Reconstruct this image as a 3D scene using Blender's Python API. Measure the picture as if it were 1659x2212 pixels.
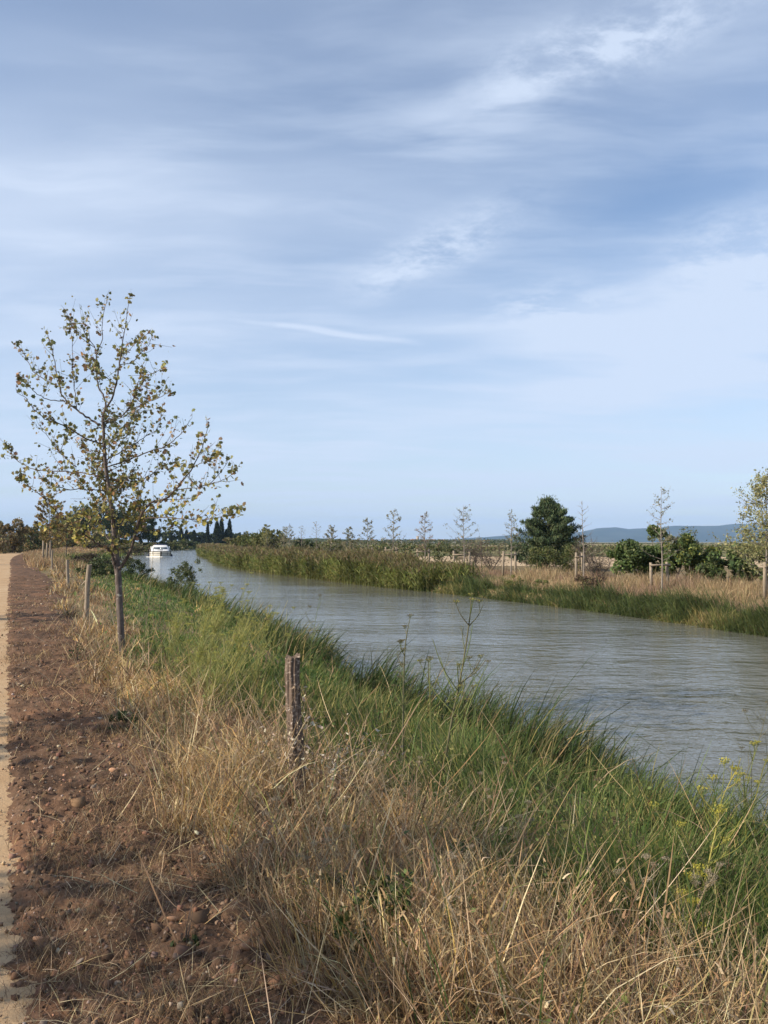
import bpy, math, random
import numpy as np
from mathutils import Vector

for o in list(bpy.data.objects):
    bpy.data.objects.remove(o)
S = bpy.context.scene
COL = S.collection
RNG = np.random.default_rng(7)
random.seed(7)

# ------------------------------------------------------------------ camera
CAM_Z, FPX, PITCH = 1.70, 830.0, math.atan(30 / 830)
cam = bpy.data.cameras.new('camera')
cam.sensor_fit = 'VERTICAL'
cam.sensor_height = 36.0
cam.lens = FPX / 1024 * 36.0
cam.clip_start, cam.clip_end = 0.05, 40000
cam_ob = bpy.data.objects.new('camera', cam)
COL.objects.link(cam_ob)
cam_ob.location = (0, 0, CAM_Z)
cam_ob.rotation_euler = (math.pi / 2 + PITCH, 0, 0)
S.camera = cam_ob


def ray(px, py):
    """direction of a photograph pixel (768x1024), y component 1"""
    u, v = (px - 384) / FPX, (512 - py) / FPX
    yy = math.cos(PITCH) - math.sin(PITCH) * v
    zz = math.sin(PITCH) + math.cos(PITCH) * v
    return np.array([u / yy, 1.0, zz / yy])


def P(px, py, d):
    return np.array([0, 0, CAM_Z]) + ray(px, py) * d


# ------------------------------------------------------------------ light
SUN_EL = math.radians(29)
SUN_H = np.array([-0.93, -0.37])
SUN_H = SUN_H / np.linalg.norm(SUN_H)
w = bpy.data.worlds.new('World')
S.world = w
w.use_nodes = True
nt = w.node_tree
nt.nodes.clear()


class N:
    """tiny node-graph helper"""
    def __init__(s, tree):
        s.t = tree

    def new(s, typ, **kw):
        n = s.t.nodes.new(typ)
        for k, v in kw.items():
            setattr(n, k, v)
        return n

    def put(s, sock, v):
        if isinstance(v, bpy.types.NodeSocket):
            s.t.links.new(v, sock)
        elif v is not None:
            sock.default_value = v

    def math(s, op, a, b=None, c=None, clamp=False):
        n = s.new('ShaderNodeMath', operation=op, use_clamp=clamp)
        for i, v in enumerate((a, b, c)):
            s.put(n.inputs[i], v)
        return n.outputs[0]

    def vmath(s, op, a, b=None, out=0):
        n = s.new('ShaderNodeVectorMath', operation=op)
        s.put(n.inputs[0], a)
        if b is not None:
            s.put(n.inputs[1], b)
        return n.outputs[out]

    def noise(s, vec, scale, detail=3, rough=0.5, dist=0.0, out=0):
        n = s.new('ShaderNodeTexNoise')
        s.put(n.inputs['Vector'], vec)
        n.inputs['Scale'].default_value = scale
        n.inputs['Detail'].default_value = detail
        n.inputs['Roughness'].default_value = rough
        n.inputs['Distortion'].default_value = dist
        return n.outputs[out]

    def ramp(s, v, a, b, lo=0.0, hi=1.0, smooth=True):
        n = s.new('ShaderNodeMapRange', interpolation_type='SMOOTHSTEP' if smooth else 'LINEAR')
        s.put(n.inputs[0], v)
        for i, x in enumerate((a, b, lo, hi)):
            n.inputs[i + 1].default_value = x
        return n.outputs[0]

    def mix(s, f, a, b, blend='MIX'):
        n = s.new('ShaderNodeMix', data_type='RGBA', blend_type=blend)
        s.put(n.inputs[0], f)
        for i, v in ((6, a), (7, b)):
            if isinstance(v, tuple) and len(v) == 3:
                v = v + (1,)
            s.put(n.inputs[i], v)
        return n.outputs[2]

    def mapping(s, vec, scale=(1, 1, 1), rot=(0, 0, 0), loc=(0, 0, 0)):
        n = s.new('ShaderNodeMapping')
        s.put(n.inputs[0], vec)
        n.inputs['Scale'].default_value = scale
        n.inputs['Rotation'].default_value = rot
        n.inputs['Location'].default_value = loc
        return n.outputs[0]


g = N(nt)
sky = g.new('ShaderNodeTexSky', sky_type='NISHITA')
sky.sun_disc = False
sky.sun_elevation = SUN_EL
sky.sun_rotation = math.atan2(SUN_H[0], SUN_H[1])
sky.altitude = 50
sky.air_density = 1.0
sky.dust_density = 0.6
sky.ozone_density = 2.0
# thin cirrus: a layer on a plane high above, seen along each direction
CK = 0.10


def cloud_p(px, py):
    r = ray(px, py)
    r = r / np.linalg.norm(r)
    return r[:2] / (r[2] + CK)


d = g.new('ShaderNodeTexCoord').outputs['Generated']
sep = g.new('ShaderNodeSeparateXYZ')
g.put(sep.inputs[0], d)
zc = g.math('MAXIMUM', sep.outputs[2], 0.0)
zz = g.math('ADD', zc, CK)
cmb = g.new('ShaderNodeCombineXYZ')
g.put(cmb.inputs[0], g.math('DIVIDE', sep.outputs[0], zz))
g.put(cmb.inputs[1], g.math('DIVIDE', sep.outputs[1], zz))
p = cmb.outputs[0]
warp = g.vmath('SUBTRACT', g.noise(p, 1.6, 2, 0.55, out=1), (0.5, 0.5, 0.5))
warpS = g.new('ShaderNodeVectorMath', operation='SCALE')
g.put(warpS.inputs[0], warp)
warpS.inputs['Scale'].default_value = 0.20
pw = g.vmath('ADD', p, warpS.outputs[0])
nA = g.noise(g.mapping(pw, (0.55, 1.25, 1), (0, 0, 0.25)), 1.15, 4, 0.5)
nB = g.noise(g.mapping(pw, (0.8, 2.6, 1), (0, 0, -0.35)), 1.9, 5, 0.58)
nC = g.noise(g.mapping(pw, (1.0, 1.15, 1), (0, 0, 0.6)), 6.5, 6, 0.68)
veil = g.math('ADD', g.ramp(nA, 0.30, 0.74, 0.0, 0.36), g.ramp(nB, 0.42, 0.72, 0.0, 0.19))
veil = g.math('ADD', veil, 0.20)


def blob(a, rx, ry, rot):
    """soft elliptical patch on the cloud plane"""
    m = g.mapping(g.vmath('SUBTRACT', pw, (a[0], a[1], 0)), (1, 1, 1), (0, 0, -rot))
    m = g.vmath('MULTIPLY', m, (1 / rx, 1 / ry, 0))
    return g.ramp(g.vmath('LENGTH', m, out=1), 1.0, 0.0)


def streak(pxa, pxb, width, k=0.25):
    """soft band between two points of the cloud plane"""
    a, b = cloud_p(*pxa), cloud_p(*pxb)
    ab = b - a
    L = np.linalg.norm(ab)
    rot = math.atan2(ab[1], ab[0])
    return blob((a + b) / 2, L * 0.62, width, rot)


sc = 1.25
wisp = g.math('MULTIPLY', streak((440, 112), (800, -22), 0.15), g.ramp(nC, 0.34, 0.66, 0.0, 0.66))
wisp2 = g.math('MULTIPLY', streak((330, 150), (680, 80), 0.22), g.ramp(nB, 0.35, 0.62, 0.0, 0.32))
wisp3 = g.math('MULTIPLY', streak((345, 300), (545, 190), 0.17), g.ramp(nC, 0.34, 0.66, 0.0, 0.62))
wisp4 = g.math('MULTIPLY', streak((480, 330), (640, 290), 0.40), g.ramp(nC, 0.42, 0.7, 0.0, 0.5))
wisp5 = g.math('MULTIPLY', streak((640, 290), (900, 230), 0.45), g.ramp(nC, 0.35, 0.65, 0.1, 0.65))
wisp6 = g.math('MULTIPLY', streak((520, 400), (900, 300), 0.9), g.ramp(nA, 0.30, 0.62, 0.2, 0.65))
left = g.math('MULTIPLY', streak((-120, 260), (330, 150), 0.62), g.ramp(nA, 0.25, 0.7, 0.06, 0.24))
# a fading condensation trail
a, b = cloud_p(225, 319), cloud_p(430, 345)
ab = b - a
m = g.mapping(g.vmath('SUBTRACT', p, (*((a + b) / 2), 0)), (1, 1, 1), (0, 0, 0))
rotn = g.new('ShaderNodeVectorRotate', rotation_type='Z_AXIS')
g.put(rotn.inputs['Vector'], m)
rotn.inputs['Angle'].default_value = -math.atan2(ab[1], ab[0])
sp = g.new('ShaderNodeSeparateXYZ')
g.put(sp.inputs[0], rotn.outputs[0])
curve = g.math('MULTIPLY', g.math('SUBTRACT', g.noise(p, 3.5, 1, 0.5), 0.5), 0.10)
across = g.math('ABSOLUTE', g.math('ADD', sp.outputs[1], curve))
along = g.math('ABSOLUTE', sp.outputs[0])
trail = g.math('MULTIPLY', g.ramp(across, 0.045, 0.0), g.ramp(along, np.linalg.norm(ab) * 0.55, np.linalg.norm(ab) * 0.15))
trail = g.math('MULTIPLY', trail, g.ramp(nC, 0.25, 0.6, 0.18, 0.45))
tot = veil
for x in (wisp, wisp2, wisp3, wisp4, wisp5, wisp6, left, trail):
    tot = g.math('ADD', tot, x)
# thicker looking through more air towards the horizon
hole = streak((470, 235), (860, 150), 0.42)
tot = g.math('SUBTRACT', tot, g.math('MULTIPLY', hole, 0.26), clamp=True)
tot = g.math('ADD', tot, g.ramp(zc, 0.46, 0.02, 0.0, 0.37))
tot = g.math('MINIMUM', tot, 0.90)
cloudcol = g.new('ShaderNodeRGB')
cloudcol.outputs[0].default_value = (4.6, 5.3, 6.5, 1)
SKYC = g.mix(tot, g.mix(1.0, sky.outputs[0], (0.97, 1.0, 1.06), 'MULTIPLY'), cloudcol.outputs[0])
bg = g.new('ShaderNodeBackground')
g.put(bg.inputs[0], SKYC)
bg.inputs[1].default_value = 0.102
w.cycles.sampling_method = 'MANUAL'
w.cycles.sample_map_resolution = 256
out = g.new('ShaderNodeOutputWorld')
nt.links.new(bg.outputs[0], out.inputs[0])

sl = bpy.data.lights.new('sun', 'SUN')
sl.energy = 4.7
sl.angle = math.radians(0.53)
sl.color = (1.0, 0.88, 0.72)
sun = bpy.data.objects.new('sun', sl)
COL.objects.link(sun)
Ld = Vector((-SUN_H[0] * math.cos(SUN_EL), -SUN_H[1] * math.cos(SUN_EL), -math.sin(SUN_EL)))
sun.rotation_euler = Ld.to_track_quat('-Z', 'Y').to_euler()
sun.location = (-20, -8, 30)

S.view_settings.view_transform = 'Standard'
S.view_settings.look = 'None'
S.view_settings.exposure = 0.60
S.view_settings.gamma = 1.0
S.view_settings.use_curve_mapping = False
S.render.engine = 'CYCLES'
S.cycles.max_bounces = 5
S.cycles.diffuse_bounces = 2
S.cycles.glossy_bounces = 2
S.cycles.transmission_bounces = 3
S.cycles.transparent_max_bounces = 4
S.cycles.volume_bounces = 0
S.cycles.caustics_reflective = False
S.cycles.caustics_refractive = False
S.cycles.use_denoising = True


# ------------------------------------------------------------------ helpers
def h2(ix, iy, seed):
    n = (ix.astype(np.int64) * 374761393 + iy.astype(np.int64) * 668265263 + seed * 974711) & 0x7fffffff
    n = ((n ^ (n >> 13)) * 1274126177) & 0x7fffffff
    n = (n ^ (n >> 16)) & 0xffff
    return n / 65535.0


def vnoise(x, y, seed=0):
    x, y = np.asarray(x, float), np.asarray(y, float)
    ix, iy = np.floor(x), np.floor(y)
    fx, fy = x - ix, y - iy
    fx, fy = fx * fx * (3 - 2 * fx), fy * fy * (3 - 2 * fy)
    a, b = h2(ix, iy, seed), h2(ix + 1, iy, seed)
    c, e = h2(ix, iy + 1, seed), h2(ix + 1, iy + 1, seed)
    return (a * (1 - fx) + b * fx) * (1 - fy) + (c * (1 - fx) + e * fx) * fy


def fbm(x, y, seed=0, oct=4, gain=0.5):
    t, amp, s = 0, 1.0, 0.0
    for i in range(oct):
        t = t + amp * vnoise(np.asarray(x) * 2 ** i, np.asarray(y) * 2 ** i, seed + i * 17)
        s += amp
        amp *= gain
    return t / s


def sstep(x, a, b):
    t = np.clip((np.asarray(x, float) - a) / (b - a), 0, 1)
    return t * t * (3 - 2 * t)


def hermite(knots):
    ys = np.array([k[0] for k in knots], float)
    xs = np.array([k[1] for k in knots], float)
    m = np.gradient(xs, ys)

    def f(y):
        y = np.asarray(y, float)
        i = np.clip(np.searchsorted(ys, y) - 1, 0, len(ys) - 2)
        hh = ys[i + 1] - ys[i]
        t = (y - ys[i]) / hh
        tc = np.clip(t, 0, 1)
        r = ((2 * tc**3 - 3 * tc**2 + 1) * xs[i] + (tc**3 - 2 * tc**2 + tc) * hh * m[i]
             + (-2 * tc**3 + 3 * tc**2) * xs[i + 1] + (tc**3 - tc**2) * hh * m[i + 1])
        r = r + np.where(y < ys[0], (y - ys[0]) * m[0], 0) + np.where(y > ys[-1], (y - ys[-1]) * m[-1], 0)
        return r
    return f


def tag(o, label=None, cat=None, group=None, kind=None):
    if label: o['label'] = label
    if cat: o['category'] = cat
    if group: o['group'] = group
    if kind: o['kind'] = kind
    return o


def empty(name, loc=(0, 0, 0), rz=0):
    o = bpy.data.objects.new(name, None)
    COL.objects.link(o)
    o.location = loc
    o.rotation_euler.z = rz
    o.empty_display_size = 0.1
    return o


class Geo:
    def __init__(s):
        s.V, s.F, s.C, s.n = [], [], [], 0

    def add(s, V, F, C=None):
        V = np.asarray(V, float).reshape(-1, 3)
        F = np.asarray(F, np.int64)
        if C is None:
            C = (0.5, 0.5, 0.5)
        C = np.asarray(C, float)
        if C.ndim == 1:
            C = np.repeat(C[None], len(V), 0)
        s.V.append(V)
        s.F.append(F + s.n)
        s.C.append(C)
        s.n += len(V)
        return s

    def mesh(s, name, mat, smooth=False):
        V = np.concatenate(s.V)
        C = np.concatenate(s.C)
        me = bpy.data.meshes.new(name)
        me.vertices.add(len(V))
        me.vertices.foreach_set('co', V.astype(np.float32).ravel())
        lv = np.concatenate([f.ravel() for f in s.F])
        cnt = np.concatenate([np.full(len(f), f.shape[1]) for f in s.F])
        me.loops.add(len(lv))
        me.loops.foreach_set('vertex_index', lv.astype(np.int32))
        me.polygons.add(len(cnt))
        st = np.concatenate([[0], np.cumsum(cnt)[:-1]])
        me.polygons.foreach_set('loop_start', st.astype(np.int32))
        if smooth:
            me.polygons.foreach_set('use_smooth', np.ones(len(cnt), bool))
        me.update(calc_edges=True)
        at = me.attributes.new('col', 'FLOAT_COLOR', 'POINT')
        at.data.foreach_set('color', np.concatenate([C, np.ones((len(C), 1))], 1).astype(np.float32).ravel())
        me.materials.append(mat)
        return me

    def obj(s, name, mat, parent=None, smooth=False):
        o = bpy.data.objects.new(name, s.mesh(name, mat, smooth))
        COL.objects.link(o)
        if parent is not None:
            o.parent = parent
        return o


def link(name, me, parent=None):
    o = bpy.data.objects.new(name, me)
    COL.objects.link(o)
    if parent is not None:
        o.parent = parent
    return o


def blades(pos, h, az, lean, bend, wid, c0, c1, seg=3, face=None, rng=RNG):
    """bent grass blades: (V, quads, tris, C)"""
    pos = np.asarray(pos, float)
    n = len(pos)
    h, az, lean, bend, wid = [np.broadcast_to(np.asarray(v, float), (n,)) for v in (h, az, lean, bend, wid)]
    if face is None:
        face = rng.uniform(0, 2 * np.pi, n)
    dx, dy = np.cos(az), np.sin(az)
    wx, wy = np.cos(face), np.sin(face)
    Vs, Cs = [], []
    for k in range(seg + 1):
        t = k / seg
        off = (lean * t + bend * t * t) * h
        zz = h * t * np.sqrt(np.clip(1 - (lean + bend * t) ** 2, 0.02, 1)) - 0.35 * h * np.clip(lean + bend - 0.7, 0, 2) * t * t
        cx = np.stack([pos[:, 0] + dx * off, pos[:, 1] + dy * off, pos[:, 2] + zz], 1)
        c = c0 * (1 - t) + c1 * t
        if k < seg:
            ww = wid * (1.0, 0.95, 0.75, 0.5)[k if seg > 2 else k * 2] * 0.5
            o = np.stack([wx * ww, wy * ww, 0 * ww], 1)
            Vs += [cx - o, cx + o]
            Cs += [c, c]
        else:
            Vs.append(cx)
            Cs.append(c)
    m = 2 * seg + 1
    V = np.stack(Vs, 1).reshape(-1, 3)
    C = np.stack(Cs, 1).reshape(-1, 3)
    base = np.arange(n)[:, None] * m
    Q = [base + np.array([[2 * k, 2 * k + 1, 2 * k + 3, 2 * k + 2]]) for k in range(seg - 1)]
    T = base + np.array([[2 * seg - 2, 2 * seg - 1, 2 * seg]])
    return V, (np.concatenate(Q) if Q else None), T, C


def add_blades(geo, *a, **k):
    V, Q, T, C = blades(*a, **k)
    b = geo.n
    geo.add(V, T, C)
    if Q is not None:
        geo.F.append(Q + b)


def tubes(geo, polys, sides=5, col=(0.5, 0.5, 0.5), cap=True):
    """polys: list of (points (k,3), radii (k,))"""
    ang = np.arange(sides) * 2 * np.pi / sides
    for pts, rad in polys:
        pts = np.asarray(pts, float)
        k = len(pts)
        rad = np.broadcast_to(np.asarray(rad, float), (k,))
        tan = np.gradient(pts, axis=0)
        tan /= np.linalg.norm(tan, axis=1)[:, None] + 1e-9
        ref = np.array([0.31, 0.95, 0.05]) if abs(tan[:, 2]).mean() > 0.6 else np.array([0, 0, 1.0])
        a = np.cross(tan, ref)
        a /= np.linalg.norm(a, axis=1)[:, None] + 1e-9
        b = np.cross(tan, a)
        V = pts[:, None, :] + rad[:, None, None] * (np.cos(ang)[None, :, None] * a[:, None, :] + np.sin(ang)[None, :, None] * b[:, None, :])
        V = V.reshape(-1, 3)
        i = np.arange(k - 1)[:, None] * sides
        j = np.arange(sides)[None]
        jn = (j + 1) % sides
        F = np.stack([i + j, i + jn, i + sides + jn, i + sides + j], -1).reshape(-1, 4)
        b0 = geo.n
        geo.add(V, F, col if not callable(col) else col(V))
        if cap:
            geo.F.append(np.array([list(range(b0 + (k - 1) * sides, b0 + k * sides))]))
            geo.F.append(np.array([list(range(b0 + sides - 1, b0 - 1, -1))]))


def rand_rot(n, rng=RNG):
    q = rng.normal(size=(n, 4))
    q /= np.linalg.norm(q, axis=1)[:, None]
    a, b, c, e = q.T
    return np.stack([np.stack([1 - 2 * (c * c + e * e), 2 * (b * c - e * a), 2 * (b * e + c * a)], -1),
                     np.stack([2 * (b * c + e * a), 1 - 2 * (b * b + e * e), 2 * (c * e - b * a)], -1),
                     np.stack([2 * (b * e - c * a), 2 * (c * e + b * a), 1 - 2 * (b * b + c * c)], -1)], 1)


LEAF4 = (np.array([[0, -.5, 0], [.32, 0, .10], [0, .5, 0], [-.32, 0, .10]], float), np.array([[0, 1, 2], [0, 2, 3]]))
LONG4 = (np.array([[0, -.5, 0], [.16, 0, .06], [0, .5, 0], [-.16, 0, .06]], float), np.array([[0, 1, 2], [0, 2, 3]]))
_lob = [(0, -.42), (.20, -.36), (.44, -.28), (.36, -.04), (.45, .24), (.22, .24), (.03, .55), (-.19, .26), (-.42, .22), (-.37, -.02), (-.46, -.25), (-.22, -.35)]
LOBED = (np.array([[0, 0, -.06]] + [[x, y, 0.10 * (x * x * 4)] for x, y in _lob], float),
         np.array([[0, i + 1, (i + 1) % 12 + 1] for i in range(12)]))


def cards(geo, tmpl, pos, size, col, rot=None, rng=RNG):
    pos = np.asarray(pos, float)
    n = len(pos)
    if n == 0:
        return
    v, f = tmpl
    R = rand_rot(n, rng) if rot is None else rot
    size = np.broadcast_to(np.asarray(size, float), (n,))
    V = np.einsum('nij,kj->nki', R, v) * size[:, None, None] + pos[:, None, :]
    F = (np.arange(n)[:, None, None] * len(v) + f[None]).reshape(-1, f.shape[1])
    C = np.repeat(np.asarray(col, float)[:, None, :], len(v), 1).reshape(-1, 3)
    geo.add(V.reshape(-1, 3), F, C)


def pick(cols, n, rng=RNG, jit=0.18, p=None):
    cols = np.asarray(cols, float)
    c = cols[rng.choice(len(cols), n, p=p)]
    return np.clip(c * rng.uniform(1 - jit, 1 + jit, (n, 1)) * rng.uniform(1 - jit * .4, 1 + jit * .4, (n, 3)), 0, 1)


# ------------------------------------------------------------------ materials
MATS = {}


def mat(name):
    m = bpy.data.materials.new(name)
    m.use_nodes = True
    t = m.node_tree
    bs = t.nodes['Principled BSDF']
    MATS[name] = m
    return m, N(t), bs


def veg(name, rough=0.6, trans=0.35, spec=0.25):
    m, q, bs = mat(name)
    at = q.new('ShaderNodeAttribute', attribute_name='col')
    geo = q.new('ShaderNodeNewGeometry')
    nz = q.noise(geo.outputs['Position'], 9.0, 2)
    c = q.mix(1.0, at.outputs['Color'], q.mix(nz, (0.75, 0.75, 0.78), (1.25, 1.25, 1.2)), 'MULTIPLY')
    q.put(bs.inputs['Base Color'], c)
    bs.inputs['Roughness'].default_value = rough
    bs.inputs['Specular IOR Level'].default_value = spec
    if trans:
        tr = q.new('ShaderNodeBsdfTranslucent')
        q.put(tr.inputs[0], c)
        mx = q.new('ShaderNodeMixShader')
        mx.inputs[0].default_value = trans
        q.t.links.new(bs.outputs[0], mx.inputs[1])
        q.t.links.new(tr.outputs[0], mx.inputs[2])
        q.t.links.new(mx.outputs[0], q.t.nodes['Material Output'].inputs[0])
    return m


M_GRASS = veg('grass_blades', 0.6, 0.40)
M_STRAW = veg('dry_straw', 0.75, 0.22, 0.12)
M_LEAF = veg('leaves', 0.55, 0.33)
M_DARK = veg('conifer_foliage', 0.8, 0.10, 0.1)
M_STONE = veg('stone', 0.9, 0.0, 0.2)


def bump(q, bs, h, strength, dist=0.02):
    b = q.new('ShaderNodeBump')
    b.inputs['Strength'].default_value = strength
    b.inputs['Distance'].default_value = dist
    q.put(b.inputs['Height'], h)
    q.t.links.new(b.outputs[0], bs.inputs['Normal'])


def simple(name, col, rough=0.6, spec=0.4, var=0.15, scale=6.0, metal=0.0, bmp=0.0):
    m, q, bs = mat(name)
    geo = q.new('ShaderNodeTexCoord').outputs['Object']
    nz = q.noise(geo, scale, 4)
    lo = tuple(c * (1 - var) for c in col)
    hi = tuple(min(1, c * (1 + var)) for c in col)
    q.put(bs.inputs['Base Color'], q.mix(nz, lo, hi))
    bs.inputs['Roughness'].default_value = rough
    bs.inputs['Specular IOR Level'].default_value = spec
    bs.inputs['Metallic'].default_value = metal
    if bmp:
        bump(q, bs, nz, bmp, 0.01)
    return m


def bark(name, lo, hi, scale=14, stretch=0.18, spots=None, cover=0.6):
    m, q, bs = mat(name)
    tc = q.new('ShaderNodeTexCoord').outputs['Object']
    v = q.mapping(tc, (1, 1, stretch))
    n1 = q.noise(v, scale, 6, 0.65)
    n2 = q.noise(tc, scale * 0.35, 4, 0.6)
    c = q.mix(q.ramp(n1, 0.3, 0.7), lo, hi)
    if spots:
        v2 = q.mapping(tc, (1, 1, 1.6))
        c = q.mix(q.ramp(q.noise(v2, 11 if cover > .55 else 38, 4, 0.6), cover, cover + .08), c, spots)
    c = q.mix(q.ramp(n2, 0.35, 0.75, 0.0, 0.35), c, tuple(x * 0.45 for x in lo))
    q.put(bs.inputs['Base Color'], c)
    bs.inputs['Roughness'].default_value = 0.85
    bs.inputs['Specular IOR Level'].default_value = 0.15
    bump(q, bs, n1, 0.6, 0.012)
    return m


M_BARK = bark('plane_bark', (0.075, 0.06, 0.055), (0.19, 0.155, 0.135), 16, 0.5, (0.42, 0.39, 0.33))
M_TWIG = bark('twig_bark', (0.07, 0.055, 0.05), (0.16, 0.13, 0.11), 30, 0.4)
M_PALEBARK = bark('pale_bark', (0.17, 0.145, 0.12), (0.31, 0.27, 0.23), 14, 0.5)
M_POST = bark('weathered_wood', (0.05, 0.036, 0.028), (0.25, 0.185, 0.14), 70, 0.03, (0.36, 0.29, 0.23), 0.55)
M_STAKE = bark('stake_wood', (0.20, 0.16, 0.115), (0.36, 0.30, 0.23), 30, 0.08)

# ------------------------------------------------------------------ plan of the place
x_p = hermite([(-40, 18.0), (3, -1.30), (11, -4.95), (40, -18.0), (104, -46), (150, -63), (207, -81), (300, -108), (470, -145)])
x_n = hermite([(-40, 21.5), (0, 6.6), (7.5, 3.55), (10.2, 2.1), (15.4, 0.1), (26, -3.7), (42, -9.6), (64, -19.6), (84, -29), (150, -48.5), (183, -57), (226, -67), (355, -80), (430, -84)])
x_f = hermite([(-40, 33), (0, 20.2), (26.3, 12.2), (35.6, 9.2), (47, 4.2), (63.8, -3.9), (83.8, -12.6), (150, -31.3), (226, -50), (300, -63), (430, -64)])
WATER = -1.30


def soil_w(y):
    return 0.92 + 0.45 * sstep(y, 5.0, 1.8) + 0.35 * sstep(y, 12, 30) + 0.22 * (vnoise(y * 1.1, 0 * y, 5) - 0.5)


def x_s(y):
    return x_p(y) + soil_w(np.asarray(y, float))


def ground_z(x, y):
    x, y = np.asarray(x, float), np.asarray(y, float)
    xp, xn, xf = x_p(y), x_n(y), x_f(y)
    cut = 1 - sstep(y, 400, 440)
    rise = 0.7 * sstep(y, 150, 300)
    z = np.zeros_like(x) + 0.05 * (fbm(x * .12, y * .12, 3, 3) - .5)
    xa = xp + 2.0 + 0.6 * sstep(y, 10, 30)
    t = np.clip((x - xa) / np.maximum(xn - xa, 0.3), 0, 1)
    z = np.where(x > xa, z - (1.36 + rise) * (0.65 * t ** 1.25 + 0.35 * sstep(t, 0.55, 1.0)), z)
    z = z + np.where(x < xn, rise, 0)
    inner = np.clip(np.minimum(x - xn, xf - x), 0, 3)
    z = np.where((x >= xn) & (x <= xf), WATER - 0.06 - 1.0 * sstep(inner, 0, 3), z)
    s = x - xf
    zf = WATER - 0.06 + 0.55 * sstep(s, 0, 1.0) + 0.62 * sstep(s, 0.6, 4.5) - 0.12 * sstep(s, 7, 16)
    zf = zf + 0.07 * (fbm(x * .5, y * .5, 9, 3) - .5) * sstep(s, 0.5, 3)
    z = np.where(x > xf, zf, z)
    flat = np.where(x < (xn + xf) / 2, rise, -0.3)
    return z * cut + flat * (1 - cut)

# ------------------------------------------------------------------ terrain
def grid_obj(name, X, Y, Z, m, smooth=True, parent=None, flip=False):
    r, c = X.shape
    V = np.stack([X, Y, Z], -1).reshape(-1, 3)
    i = np.arange(r - 1)[:, None] * c + np.arange(c - 1)[None]
    F = np.stack([i, i + 1, i + c + 1, i + c], -1).reshape(-1, 4)
    if flip:
        F = F[:, ::-1]
    return Geo().add(V, F).obj(name, m, parent, smooth)


m, q, bs = mat('bank_earth')
pos = q.new('ShaderNodeNewGeometry').outputs['Position']
n1 = q.noise(pos, 0.9, 5, 0.6)
n2 = q.noise(pos, 14, 5, 0.65)
n3 = q.noise(q.mapping(pos, (1, 0.22, 1), (0, 0, 0.3)), 0.012, 4, 0.55)
n4 = q.noise(pos, 0.05, 4, 0.6)
near = q.mix(q.ramp(n1, 0.35, 0.65), (0.20, 0.135, 0.075), (0.11, 0.10, 0.045))
near = q.mix(q.ramp(n2, 0.45, 0.7, 0, 0.6), near, (0.34, 0.25, 0.14))
far = q.mix(q.ramp(n3, 0.42, 0.58), (0.13, 0.135, 0.055), (0.33, 0.26, 0.15))
far = q.mix(q.ramp(n4, 0.5, 0.68, 0, 0.7), far, (0.10, 0.12, 0.04))
sp = q.new('ShaderNodeSeparateXYZ')
q.put(sp.inputs[0], pos)
q.put(bs.inputs['Base Color'], q.mix(q.ramp(sp.outputs[1], 60, 140), near, far))
bs.inputs['Roughness'].default_value = 0.95
bs.inputs['Specular IOR Level'].default_value = 0.1
bump(q, bs, n2, 0.6, 0.03)
M_EARTH = m

ys = np.concatenate([np.arange(-40, 0, 2.5), np.arange(0, 30, .4), np.arange(30, 100, 1.5), np.arange(100, 440, 8), np.geomspace(450, 11800, 26)])
lo = -np.array([0, .8, 1.6, 2.4, 3.3, 4, 6, 9, 14, 22, 35, 55, 90, 150, 260, 450, 800, 1500, 3000, 6500, 11500])[::-1]
fr = np.linspace(0, 1, 30)[1:-1]
ca = np.array([0, .03, .08, .15, .3, .5, .7, .85, .92, .97, 1.0])
hi = np.array([.25, .5, .8, 1.2, 1.6, 2, 2.5, 3, 3.6, 4.3, 5, 6, 7, 8, 10, 12, 15, 20, 28, 40, 60, 90, 140, 220, 350, 600, 1000, 2000, 4000, 7000, 11500])
Yg = np.repeat(ys[:, None], len(lo) + len(fr) + len(ca) + len(hi), 1)
A, B, Cc = x_p(ys)[:, None], x_n(ys)[:, None], x_f(ys)[:, None]
Xg = np.concatenate([A + lo, A + (B - A) * fr, B + (Cc - B) * ca, Cc + hi], 1)
far_clip = np.abs(Xg) > 11700
Xg = np.clip(Xg, -11700, 11700)
Zg = ground_z(Xg, Yg) - 0.02
tag(grid_obj('ground', Xg, Yg, Zg, M_EARTH), kind='structure')

# water ---------------------------------------------------------------
m, q, bs = mat('canal_water')
pos = q.new('ShaderNodeNewGeometry').outputs['Position']
wv = q.mapping(pos, (0.55, 1.0, 1.0), (0, 0, 0.10))
a1 = q.noise(wv, 2.1, 4, 0.55, 0.35)
a2 = q.noise(q.mapping(pos, (0.5, 1.0, 1.0), (0, 0, -0.22)), 6.0, 3, 0.55, 0.2)
a3 = q.noise(q.mapping(pos, (0.25, 0.6, 1.0), (0, 0, 0.3)), 0.55, 2, 0.5)
gust = q.ramp(q.noise(q.mapping(pos, (0.5, 1, 1)), 0.17, 3, 0.5), 0.35, 0.65, 0.45, 1.0)
hh = q.math('ADD', q.math('MULTIPLY', a1, 1.0), q.math('MULTIPLY', a2, 0.33))
hh = q.math('MULTIPLY', hh, gust)
hh = q.math('ADD', hh, q.math('MULTIPLY', a3, 1.2))
murk = q.noise(pos, 0.12, 3)
q.put(bs.inputs['Base Color'], q.mix(murk, (0.116, 0.116, 0.094), (0.138, 0.136, 0.108)))
bs.inputs['Roughness'].default_value = 0.07
bs.inputs['IOR'].default_value = 1.333
bump(q, bs, hh, 0.7, 0.14)
M_WATER = m
yw = np.concatenate([np.arange(-38, 60, 2.0), np.arange(60, 425, 8)])
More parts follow.
